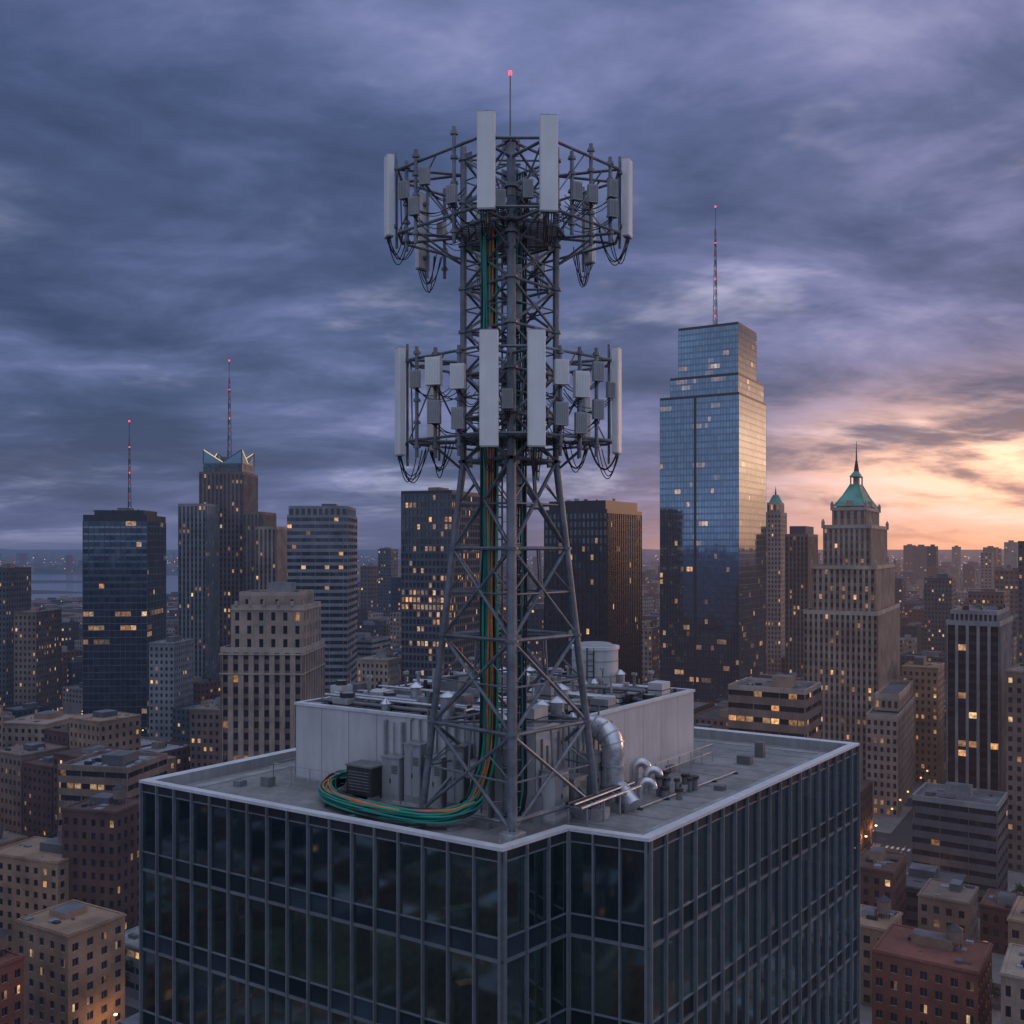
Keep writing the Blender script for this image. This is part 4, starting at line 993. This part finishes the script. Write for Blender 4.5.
db = MB(); x_, y_ = wl(.39, 1.1); db.box(x_, y_, ROOF + .35, ROOF + 1.75, 1.6, 1.1, ang, 'equip_dark'); db.box(x_, y_, ROOF + 1.75, ROOF + 1.83, 1.7, 1.2, ang, 'equip_mid'); BOXP = (x_, y_)
for k in range(7): db.obox((x_ + NL[0] * .56, y_ + NL[1] * .56, ROOF + .6 + k * .15), (u5[0] * 1.3, u5[1] * 1.3, 0), (NL[0] * .03, NL[1] * .03, 0), (0, 0, .04), 'equip_mid')
for a_ in (-.6, .6): db.box(x_ + a_ * u5[0], y_ + a_ * u5[1], ROOF, ROOF + .35, .2, 1.0, ang, 'galv')
db.obj('cable_junction_box')
du = MB()
def arc(c, r, a0, a1, ax, n=12):
    return [(c[0] + ax[0] * r * math.cos(t), c[1] + ax[1] * r * math.cos(t), c[2] + r * math.sin(t)) for t in [a0 + (a1 - a0) * i / n for i in range(n + 1)]]
dx_, dy_ = gx(613, 806)
ax = NR
c_ = (dx_ - ax[0] * 1.0, dy_ - ax[1] * 1.0, ROOF + 2.75)
pts = [(dx_, dy_, ROOF + .25), (dx_, dy_, ROOF + 1.0), (dx_, dy_, ROOF + 2.0)] + arc(c_, 1.0, 0, math.pi / 2, ax) + [(c_[0] - ax[0] * .6, c_[1] - ax[1] * .6, ROOF + 3.75)]
du.sweep(pts, .56, 'duct_silver', 28, True)
for i in (0, 1, 2, 5, 8, 11, 14):
    p_ = Vector(pts[i]); t_ = (Vector(pts[i + 1]) - p_).normalized(); du.tube(p_ - t_ * .04, p_ + t_ * .04, .61, 'galv', 28)
du.box(dx_, dy_, ROOF, ROOF + .3, 1.5, 1.5, ang, 'concrete_pad')
q_ = gx(628, 812); du.sweep([(dx_, dy_, ROOF + .95), (dx_ + .4, dy_ - .35, ROOF + .85), ((dx_ + q_[0]) / 2 + .2, (dy_ + q_[1]) / 2 - .2, ROOF + .75), (q_[0], q_[1], ROOF + .55), (q_[0] + .2, q_[1] - .25, ROOF + .3)], [.40, .42, .42, .44, .5], 'duct_silver', 20, True)
du.obj('ventilation_duct', None, True)
gv = MB()
for (px, py, hh, r_) in ((634, 790, 1.1, .24), (646, 794, .9, .2), (640, 800, .6, .18)):
    x_, y_ = gx(px, py); cc = (x_ + .35, y_, ROOF + hh); gv.sweep([(x_, y_, ROOF)] + [(x_, y_, ROOF + hh * .6)] + arc(cc, .35, math.pi, -.1, (1, 0), 10), r_, 'duct_silver', 16, True)
gv.obj('gooseneck_vents', None, True)
rv = MB(); rg = random.Random(14)
for k in range(14):
    x_, y_ = gx(rg.uniform(655, 695), rg.uniform(782, 802)); r_ = rg.uniform(.14, .26); hh = rg.uniform(.35, .9); rv.tube((x_, y_, ROOF), (x_, y_, ROOF + hh), r_ * .7, 'equip_mid', 12); rv.tube((x_, y_, ROOF + hh), (x_, y_, ROOF + hh + .14), r_, 'equip_dark', 12)
rv.tube((*gx(640, 810), ROOF + .12), (*gx(735, 774), ROOF + .12), .04, 'galv', 8)
for t_ in (0, .25, .5, .75, 1.):
    a, b = gx(640, 810), gx(735, 774); rv.box(a[0] + (b[0] - a[0]) * t_, a[1] + (b[1] - a[1]) * t_, ROOF, ROOF + .09, .3, .15, ang, 'equip_dark')
rv.obj('roof_vents')
cl = MB()
for (px, py, a_, b_, h_) in ((552, 817, .5, .4, .9), (562, 812, .4, .4, 1.3), (580, 818, 1.2, .35, .5), (538, 822, .4, .4, 1.2), (668, 772, .6, .5, .4), (745, 764, .8, .6, .5), (760, 757, .5, .5, .9), (482, 828, .9, .3, .3), (720, 790, .5, .5, .25), (268, 786, .6, .5, .5), (240, 786, .5, .5, .3)):
    x_, y_ = gx(px, py); cl.box(x_, y_, ROOF, ROOF + h_, a_, b_, ang, rg.choice(['galv', 'equip_mid', 'panel_grey']))
for (p0_, p1_) in (((532, 816), (610, 806)), ((528, 822), (590, 815)), ((440, 818), (500, 828))):
    cl.tube((*gx(*p0_), ROOF + .3), (*gx(*p1_), ROOF + .3), .06, 'galv', 8)
cl.obj('rooftop_conduit_and_boxes')
ra = MB()
def rail(A, B, h_=1.05, n=None):
    L = math.hypot(B[0] - A[0], B[1] - A[1]); n = n or max(2, round(L / 1.5))
    for k in range(n + 1):
        t_ = k / n; x_, y_ = A[0] + (B[0] - A[0]) * t_, A[1] + (B[1] - A[1]) * t_; ra.tube((x_, y_, ROOF), (x_, y_, ROOF + h_), .025, 'galv', 6)
    for zz in (h_, h_ * .55): ra.tube((*A, ROOF + zz), (*B, ROOF + zz), .022, 'galv', 6)
rail(wl(-.05, .9), wl(.3, .9)); rail(wl(-.05, .9), wl(-.05, -4)); rail(wr(.62, .8), wr(1.05, .8)); ra.obj('safety_railing')

# ------------------------------------------------------------------ CELL TOWER
surf('tower_steel', (.165, .18, .205), .42, .45, var=.30, haze=False, nscale=.8, fine=4, rvar=.1)
surf('antenna_white', (.76, .76, .75), .45, 0, var=.07, haze=False, nscale=.6, streak=True)
surf('radio_grey', (.36, .37, .38), .5, .05, var=.12, haze=False)
CX, CY = -.1, 3.85 * H
tw = bpy.data.objects.new('cell_tower', None); scene.collection.objects.link(tw)
ZT = CZ + 4.0; ZTOP = CZ + 18.0
hu = 2.15
def leg(k, z):
    if z >= ZT: r = hu
    else: r = hu + (4.1 - hu) * (ZT - z) / (ZT - ROOF)
    rn = r if k != 0 else hu + (3.9 - hu) * max(0, ZT - z) / (ZT - ROOF)
    dx, dy = ((.03, -1), (1, .05), (0, 1), (-1, .0))[k]
    return Vector((CX + dx * rn, CY + dy * rn, z))
st = MB(); nodes_u = [ZT + (ZTOP - ZT) * i / 7 for i in range(8)]; nodes_l = [ROOF + .5 + (ZT - ROOF - .5) * i / 4 for i in range(5)]
for k in range(4):
    r_ = .20 if k == 0 else .155
    st.tube(leg(k, ROOF + .4), leg(k, ZT), r_ * 1.1, 'tower_steel', 14); st.tube(leg(k, ZT), leg(k, ZTOP + (.6 if k else 0)), r_, 'tower_steel', 14)
    for z in nodes_u + nodes_l[1:]:
        st.tube(leg(k, z) - Vector((0, 0, .06)), leg(k, z) + Vector((0, 0, .06)), r_ * 1.55, 'tower_steel', 12)
def gus(p, q, z):
    d = (q - p); d.z = 0; d.normalize(); st.obox(p + d * .32, d * .5, d.cross(Vector((0, 0, 1))) * .03, (0, 0, .5), 'tower_steel')
for nodes, rr in ((nodes_u, .065), (nodes_l, .085)):
    for z0, z1 in zip(nodes[:-1], nodes[1:]):
        for k in range(4):
            j = (k + 1) % 4
            a0, b0, a1, b1 = leg(k, z0), leg(j, z0), leg(k, z1), leg(j, z1)
            st.tube(a0, b1, rr, 'tower_steel', 8); st.tube(b0, a1, rr, 'tower_steel', 8); st.tube(a1, b1, rr * 1.1, 'tower_steel', 8)
            mid = (a0 + b1 + b0 + a1) / 4; st.obox(mid, (b0 - a0).normalized() * .34, Vector((0, 0, 1)).cross((b0 - a0).normalized()) * .05, (0, 0, .34), 'tower_steel')
            gus(a1, b1, z1); gus(b1, a1, z1)
            if rr > .07:
                st.tube((a0 + a1) / 2, mid, rr * .6, 'tower_steel', 6); st.tube((b0 + b1) / 2, mid, rr * .6, 'tower_steel', 6)
                st.tube((a1 + b1) / 2, mid, rr * .6, 'tower_steel', 6)
                st.tube((a0 + a1) / 2, a1 * .75 + b0 * .25, rr * .45, 'tower_steel', 6); st.tube((b0 + b1) / 2, b1 * .75 + a0 * .25, rr * .45, 'tower_steel', 6)
            else: st.tube((a0 + a1) / 2, (b0 + b1) / 2, rr * .6, 'tower_steel', 6)
        st.tube(leg(0, z1), leg(2, z1), rr * .8, 'tower_steel', 6); st.tube(leg(1, z1), leg(3, z1), rr * .8, 'tower_steel', 6)
# step bolts on the near leg
for i in range(90):
    z_ = ROOF + 1.2 + i * .33
    if z_ > ZTOP: break
    p_ = leg(0, z_); s_ = .38 if i % 2 else -.38; st.tube(p_, p_ + Vector((s_, 0, 0)), .018, 'tower_steel', 5)
lx, ly = CX + .55, CY + .35
for s_ in (-.22, .22): st.tube((lx + s_, ly, ROOF), (lx + s_, ly, ZTOP), .03, 'tower_steel', 6)
for i in range(int((ZTOP - ROOF) / .3)): st.tube((lx - .22, ly, ROOF + i * .3), (lx + .22, ly, ROOF + i * .3), .018, 'tower_steel', 5)
for i in range(30):
    z = ROOF + 1 + i; st.tube((CX - 1.3, CY - .75, z), (CX - .35, CY - .75, z), .03, 'tower_steel', 5)
for s_ in (-1.3, -.35): st.tube((CX + s_, CY - .72, ROOF + .5), (CX + s_, CY - .72, ZTOP - 1), .045, 'tower_steel', 6)
st.obj('lattice', tw)
fd = MB()
for k in range(4):
    p_ = leg(k, ROOF)
    if k == 2: continue
    w_ = .85 if k != 3 else .7
    fd.box(p_.x, p_.y, ROOF, ROOF + .5, w_, w_, ang, 'concrete_pad'); fd.box(p_.x, p_.y, ROOF + .5, ROOF + .56, .65, .65, ang, 'galv')
    for a_ in range(4): fd.tube((p_.x + .25 * math.cos(a_ * 1.57 + .7), p_.y + .25 * math.sin(a_ * 1.57 + .7), ROOF + .56), (p_.x + .25 * math.cos(a_ * 1.57 + .7), p_.y + .25 * math.sin(a_ * 1.57 + .7), ROOF + .72), .03, 'galv', 6)
a_, b_ = leg(0, ROOF + .95), leg(1, ROOF + .95); fd.tube(a_, b_, .12, 'tower_steel', 8)
fd.obj('footings', tw)

pf = MB(); an = MB(); ru = MB(); cb_ = MB(); rg = random.Random(3)
def rbox(M, c, wx, dy, hz_, out, m, ch=.07):
    o_ = Vector((out[0], out[1], 0)).normalized(); s_ = Vector((-o_.y, o_.x, 0)); c = Vector(c)
    pr = [(-wx / 2, -dy / 2), (wx / 2, -dy / 2), (wx / 2, dy / 2 - ch), (wx / 2 - ch * .35, dy / 2 - ch * .3), (wx / 2 - ch, dy / 2), (-wx / 2 + ch, dy / 2), (-wx / 2 + ch * .35, dy / 2 - ch * .3), (-wx / 2, dy / 2 - ch)]
    P_ = [c + s_ * a + o_ * b for a, b in pr]; n = len(P_)
    for i in range(n):
        a, b = P_[i], P_[(i + 1) % n]; M.f([(a.x, a.y, c.z - hz_ / 2), (b.x, b.y, c.z - hz_ / 2), (b.x, b.y, c.z + hz_ / 2), (a.x, a.y, c.z + hz_ / 2)][::-1], m)
    M.f([(a.x, a.y, c.z + hz_ / 2) for a in P_][::-1], m); M.f([(a.x, a.y, c.z - hz_ / 2) for a in P_], m)
def panel(x, y, z0, z1, out, wd=.72, dp=.32):
    o_ = Vector((out[0], out[1], 0)).normalized(); px_, py_ = CX + x, CY + y
    pf.tube((px_, py_, z0 - .5), (px_, py_, z1 + .25), .065, 'tower_steel', 8)
    c = Vector((px_, py_, (z0 + z1) / 2)) + o_ * (.22 + dp / 2)
    rbox(an, c, wd, dp, z1 - z0, out, 'antenna_white')
    rbox(an, (c.x, c.y, z0 - .03), wd * .94, dp * .9, .06, out, 'radio_grey')
    rbox(an, (c.x, c.y, z1 + .02), wd * .96, dp * .92, .04, out, 'radio_grey')
    for zz in (z0 + .5, z1 - .5): pf.obox((px_ + o_.x * .14, py_ + o_.y * .14, zz), o_ * .3, Vector((-o_.y, o_.x, 0)) * .22, (0, 0, .14), 'tower_steel')
    for k in range(5):
        s_ = Vector((-o_.y, o_.x, 0)) * (k - 2) * .11
        a = Vector((c.x, c.y, z0 - .06)) + s_; pf.tube(a, a - Vector((0, 0, .14)), .025, 'cable_black', 6)
        e = Vector((px_, py_, z0 + rg.uniform(.2, .6))) - o_ * rg.uniform(.3, 1.1); low = z0 - rg.uniform(1.6, 2.7)
        m_ = (a + e) / 2; m_.z = low
        a2 = a - Vector((0, 0, .1))
        cb_.sweep([a2 * (1 - t) ** 2 + m_ * 2 * t * (1 - t) + e * t * t for t in [i / 13 for i in range(14)]], .024, 'cable_black', 6)
def radio(x, y, z, out, s=1., white=False):
    o_ = Vector((out[0], out[1], 0)).normalized(); px_, py_ = CX + x, CY + y
    c = Vector((px_, py_, z)) + o_ * .22; m_ = 'antenna_white' if white else 'radio_grey'
    rbox(ru, c, .42 * s, .22 * s, .72 * s, out, m_, .03)
    sd = Vector((-o_.y, o_.x, 0))
    for k in range(5): ru.obox(c + o_ * .12 * s + sd * (k - 2) * .075 * s, sd * .012, o_ * .05, (0, 0, .62 * s), m_)
    for k in range(3):
        a = Vector((c.x, c.y, z - .36 * s)) + sd * (k - 1) * .1; e = Vector((CX + x * .55, CY + y * .55, z - rg.uniform(-.3, .8))); mdl = (a + e) / 2; mdl.z = z - rg.uniform(1.2, 1.9)
        cb_.sweep([a * (1 - t) ** 2 + mdl * 2 * t * (1 - t) + e * t * t for t in [i / 12 for i in range(13)]], .02, 'cable_black', 6)
def platform(ring, z0, z1, pan, deckr, tall):
    n = len(ring)
    for z in (z0, z1):
        for i in range(n):
            a, b = ring[i], ring[(i + 1) % n]; pf.tube((CX + a[0], CY + a[1], z), (CX + b[0], CY + b[1], z), .07, 'tower_steel', 8)
        for i in range(n):
            a = ring[i]; k = min(range(4), key=lambda q: (leg(q, z) - Vector((CX + a[0], CY + a[1], z))).length)
            pf.tube(leg(k, z), (CX + a[0], CY + a[1], z), .075, 'tower_steel', 8)
    for i in range(n):
        a = ring[i]; k = min(range(4), key=lambda q: (leg(q, z0) - Vector((CX + a[0], CY + a[1], z0))).length)
        pf.tube(leg(k, z0 - 1.3), (CX + a[0] * .8, CY + a[1] * .8, z0), .055, 'tower_steel', 8); pf.tube(leg(k, z0 + .1), (CX + a[0] * .85, CY + a[1] * .85, z1), .045, 'tower_steel', 6)
        b = ring[(i + 1) % n]; m_ = ((a[0] + b[0]) / 2, (a[1] + b[1]) / 2); pf.tube((CX + a[0], CY + a[1], z0), (CX + m_[0], CY + m_[1], z1), .035, 'tower_steel', 6)
    for k in range(-8, 9):
        o_ = k * deckr / 8; l = math.sqrt(max(0, deckr ** 2 - o_ ** 2))
        if l > .2:
            pf.obox((CX, CY + o_, z0 + .1), (2 * l, 0, 0), (0, .08, 0), (0, 0, .07), 'tower_steel'); pf.obox((CX + o_, CY, z0 + .03), (.06, 0, 0), (0, 2 * l, 0), (0, 0, .07), 'tower_steel')
    m8 = 12
    for i in range(m8):
        a0, a1 = 2 * math.pi * i / m8, 2 * math.pi * (i + 1) / m8; A = (CX + deckr * math.cos(a0), CY + deckr * math.sin(a0)); B = (CX + deckr * math.cos(a1), CY + deckr * math.sin(a1))
        for zz, r_ in ((.08, .08), (1.1, .03)): pf.tube((*A, z0 + zz), (*B, z0 + zz), r_, 'tower_steel', 6)
        pf.tube((*A, z0), (*A, z0 + 1.1), .025, 'tower_steel', 6)
    for p_ in pan: panel(p_[0], p_[1], p_[2], p_[3], p_[4], *(p_[5:] if len(p_) > 5 else ()))
    for (x, y, za, zb) in tall:
        pf.tube((CX + x, CY + y, za), (CX + x, CY + y, zb), .085, 'tower_steel', 8)
        for zz in (za + .4, za + (zb - za) * .3, (za + zb) / 2, za + (zb - za) * .72, zb - .35): pf.tube((CX + x, CY + y, zz), (CX + x, CY + y, zz + .14), .15, 'tower_steel', 8); pf.obox((CX + x, CY + y + .1, zz + .07), (.34, 0, 0), (0, .12, 0), (0, 0, .06), 'tower_steel')
U1, U0 = CZ + 17.3, CZ + 14.4
ringU = [(-1.35, -4.2), (1.6, -4.2), (5.0, -.7), (5.0, .9), (1.5, 4.3), (-1.5, 4.3), (-5.1, .9), (-5.1, -.7)]
platform(ringU, U0, U1, [
    (-.95, -4.3, CZ + 14.15, CZ + 18.15, (-.08, -1), .76, .3), (1.60, -4.3, CZ + 14.05, CZ + 18.0, (.1, -1), .76, .3),
    (-5.25, 0, CZ + 14.4, CZ + 18.1, (-1, -.45), .62), (5.1, 0, CZ + 14.4, CZ + 17.9, (1, -.45), .62),
    (-4.0, 2.1, CZ + 13.6, CZ + 17.2, (-1, .9)), (3.6, 2.5, CZ + 14.0, CZ + 17.4, (1, .9)), (-1.4, 4.5, CZ + 14, CZ + 17.6, (-.2, 1)), (1.4, 4.5, CZ + 14, CZ + 17.6, (.2, 1))],
    2.5, [(-4.2, -1.7, CZ + 13.6, CZ + 17.8), (-2.4, -3.2, CZ + 13.2, CZ + 18.2), (3.6, -2.1, CZ + 13.4, CZ + 17.9), (4.55, -1.1, CZ + 13.8, CZ + 17.7), (-4.7, -.9, CZ + 13.5, CZ + 17.6), (-3.2, 2.6, CZ + 13.2, CZ + 17.6), (2.7, -3.0, CZ + 13.6, CZ + 17.2)])
for (x, y, z, o_) in ((-4.7, -.9, 16.2, (-.5, -1)), (-4.2, -1.7, 15.2, (-.3, -1)), (-3.7, -2.1, 16.4, (-.3, -1)), (4.55, -1.1, 16.2, (.5, -1)), (4.55, -1.1, 15.3, (.5, -1)), (3.6, -2.1, 15.6, (.3, -1)), (-2.4, -3.2, 15.2, (-.5, -1)), (-3.2, 2.6, 15.5, (-1, -1)), (2.8, -3., 15.4, (.5, -1)), (-.4, -2.6, 15.2, (0, -1)), (.8, -2.7, 15.6, (0, -1))):
    radio(x, y, CZ + z, o_, 1.1)
L1, L0 = CZ + 8.6, CZ + 4.9
ringL = [(-1.2, -3.8), (1.2, -3.8), (4.6, -.7), (4.6, .9), (1.4, 4.0), (-1.4, 4.0), (-4.6, .9), (-4.6, -.7)]
platform(ringL, L0, L1, [
    (-.85, -3.9, CZ + 4.3, CZ + 9.15, (-.06, -1), .80, .3), (1.1, -3.9, CZ + 4.3, CZ + 9.15, (.08, -1), .76, .3),
    (-4.75, 0, CZ + 4.3, CZ + 9.2, (-1, -.5), .62), (4.6, 0, CZ + 4.4, CZ + 9.2, (1, -.4), .62),
    (-3.4, 1.8, CZ + 4.7, CZ + 8.3, (-1, .3)), (3.3, 1.8, CZ + 4.8, CZ + 8.2, (1, .3)), (-1.3, 4.2, CZ + 4.6, CZ + 8.4, (0, 1)), (1.3, 4.2, CZ + 4.6, CZ + 8.4, (0, 1))],
    2.5, [(-4.2, -1.2, CZ + 4.1, CZ + 9.1), (-3.3, -2.0, CZ + 4.0, CZ + 8.9), (-2.2, -3.0, CZ + 4.0, CZ + 8.8), (3.9, -1.4, CZ + 4.1, CZ + 9.0), (3.1, -2.1, CZ + 4.0, CZ + 8.9), (2.2, -2.9, CZ + 4.0, CZ + 8.8)])
for (x, y, z, o_, s) in ((-4.2, -1.2, 7.6, (-.3, -1), 1.1), (-3.3, -2.0, 7.8, (-.3, -1), 1.7), (-3.3, -2.0, 6.0, (-.2, -1), 1.4), (-2.2, -3.0, 7.4, (-.2, -1), 1.5), (-2.2, -3.0, 5.6, (-.2, -1), 1.3), (3.9, -1.4, 7.9, (.3, -1), 1.2), (3.9, -1.4, 6.2, (.3, -1), 1.2), (3.1, -2.1, 7.2, (.3, -1), 1.6), (3.1, -2.1, 5.5, (.2, -1), 1.3), (2.2, -2.9, 7.6, (.2, -1), 1.5), (2.2, -2.9, 5.8, (.2, -1), 1.4), (-.1, -2.6, 6.5, (0, -1), 1.2), (4.5, -.6, 7.2, (.6, -1), 1.0)):
    radio(x, y, CZ + z, o_, s, s > 1.45)
for z in (10.6, 11.4, 12.4, 2.4, 3.2):
    radio(.35, -1.2, CZ + z, (0, -1), .9)
pf.obj('antenna_platforms', tw); an.obj('panel_antennas', tw); ru.obj('radio_units', tw); cb_.obj('jumper_cables', tw, True)
lr = MB(); lr.tube((CX + .02, CY, ZTOP - 1), (CX + .02, CY, CZ + 22.0), .045, 'tower_steel', 8, r2=.03); lr.tube((CX + .02, CY, CZ + 21.95), (CX + .02, CY, CZ + 22.12), .075, 'red_beacon', 12); lr.tube((CX - .5, CY, ZTOP - .2), (CX + .5, CY, ZTOP - .2), .06, 'tower_steel')
lr.obj('lightning_rod', tw)

# ------------------------------------------------------------------ cable bundle
def cat(P, n=8):
    P = [Vector(p) for p in P]; P = [P[0] * 2 - P[1]] + P + [P[-1] * 2 - P[-2]]; out = []
    for i in range(1, len(P) - 2):
        for k in range(n):
            t = k / n; a, b, c, d_ = P[i - 1:i + 3]; out.append(.5 * ((2 * b) + (c - a) * t + (2 * a - 5 * b + 4 * c - d_) * t * t + (3 * b - a - 3 * c + d_) * t ** 3))
    out.append(P[-2]); return out
bx = CX - .92; by = CY - .98
g1 = gx(466, 828); g2 = gx(428, 829); g3 = gx(374, 820); g4 = gx(334, 808); g5 = gx(328, 797); g6 = gx(344, 792)
key = [(bx, by, ZTOP - 2.5), (bx, by, CZ + 12), (bx, by, CZ + 6), (bx - .02, by, CZ), (bx - .02, by, CZ - 5), (bx - .06, by, ROOF + 3.6), (bx - .45, by - .05, ROOF + 1.9), (g1[0], g1[1], ROOF + .85), (g2[0], g2[1], ROOF + .55), (g3[0], g3[1], ROOF + .5), (g4[0], g4[1], ROOF + .5), (g5[0], g5[1], ROOF + .6), (g6[0], g6[1], ROOF + .8), (BOXP[0] - u5[0] * .75, BOXP[1] - u5[1] * .75, ROOF + 1.1)]
base = cat(key, 9); rg = random.Random(2); cb2 = MB()
colc = ['cable_black', 'cable_green', 'cable_teal', 'cable_orange', 'cable_green', 'cable_orange', 'cable_black', 'cable_green']
alt = ['cable_green', 'cable_black', 'cable_green', 'cable_teal', 'cable_orange', 'cable_green', 'cable_black', 'cable_teal']
N = 32
for c_i in range(N):
    col_ = colc[c_i % 8] if (c_i // 8) % 2 == 0 or c_i // 8 == 3 else alt[c_i % 8]
    a = (c_i % 8 - 3.5) * .098; l = (c_i // 8 - 1.5) * .13; ph_ = rg.uniform(0, 6); pts = []
    for i, p_ in enumerate(base):
        t = (base[min(i + 1, len(base) - 1)] - base[max(i - 1, 0)]).normalized()
        vert = abs(t.z)
        hs = Vector((t.y, -t.x, 0)); hs = hs.normalized() * -1 if hs.length > 1e-4 else Vector((1, 0, 0))
        side = Vector((1, 0, 0)) if vert > .9 else hs
        if .4 < vert <= .9: f_ = (vert - .4) / .5; side = (Vector((1, 0, 0)) * f_ + hs * (1 - f_)); side = side.normalized() if side.length > .2 else hs
        nn = t.cross(side).normalized()
        if i == 0: pn = nn
        if nn.dot(pn) < 0: nn = -nn
        pn = nn
        wob = .06 * math.sin(i * .35 + ph_) * (1.2 if vert < .8 else .5)
        q_ = p_ + side * (a + wob) + nn * (l + .04 * math.cos(i * .4 + ph_)); q_.z = max(q_.z, ROOF + .07); pts.append(q_)
    start = 0 if c_i % 3 else 14
    cb2.sweep(pts[start:], .056 if col_ != 'cable_orange' else .05, col_, 8)
for kk in (66, 74, 84, 92):
    if kk < len(base):
        p_ = base[kk]; cb2.box(p_.x, p_.y, ROOF, ROOF + .12, 1.0, .25, ang2, 'galv')
cb2.obj('cable_bundle', None, True)
cb3 = MB()
for k in range(9):
    x_ = CX + .05 + k * .085; pts = [(x_ + .03 * math.sin(z * .7 + k), CY - 1.0, z) for z in np.linspace(CZ + 17, ROOF + 1.5, 30)]
    pts += [(x_ - .1, CY - 1.0, ROOF + .7), (x_ - .5, CY - .8, ROOF + .3)]
    cb3.sweep(pts, .045, 'cable_black' if k % 3 else 'cable_teal', 7)
cb3.obj('vertical_feeder_cables', tw, True)

# ------------------------------------------------------------------ camera
cam = bpy.data.cameras.new('camera'); cam.lens = 35; cam.sensor_width = 36; cam.shift_y = .035; cam.clip_end = 100000; cam.clip_start = .5
co = bpy.data.objects.new('camera', cam); scene.collection.objects.link(co); co.location = (0, 0, CZ); co.rotation_euler = (math.radians(90), 0, 0)
scene.camera = co
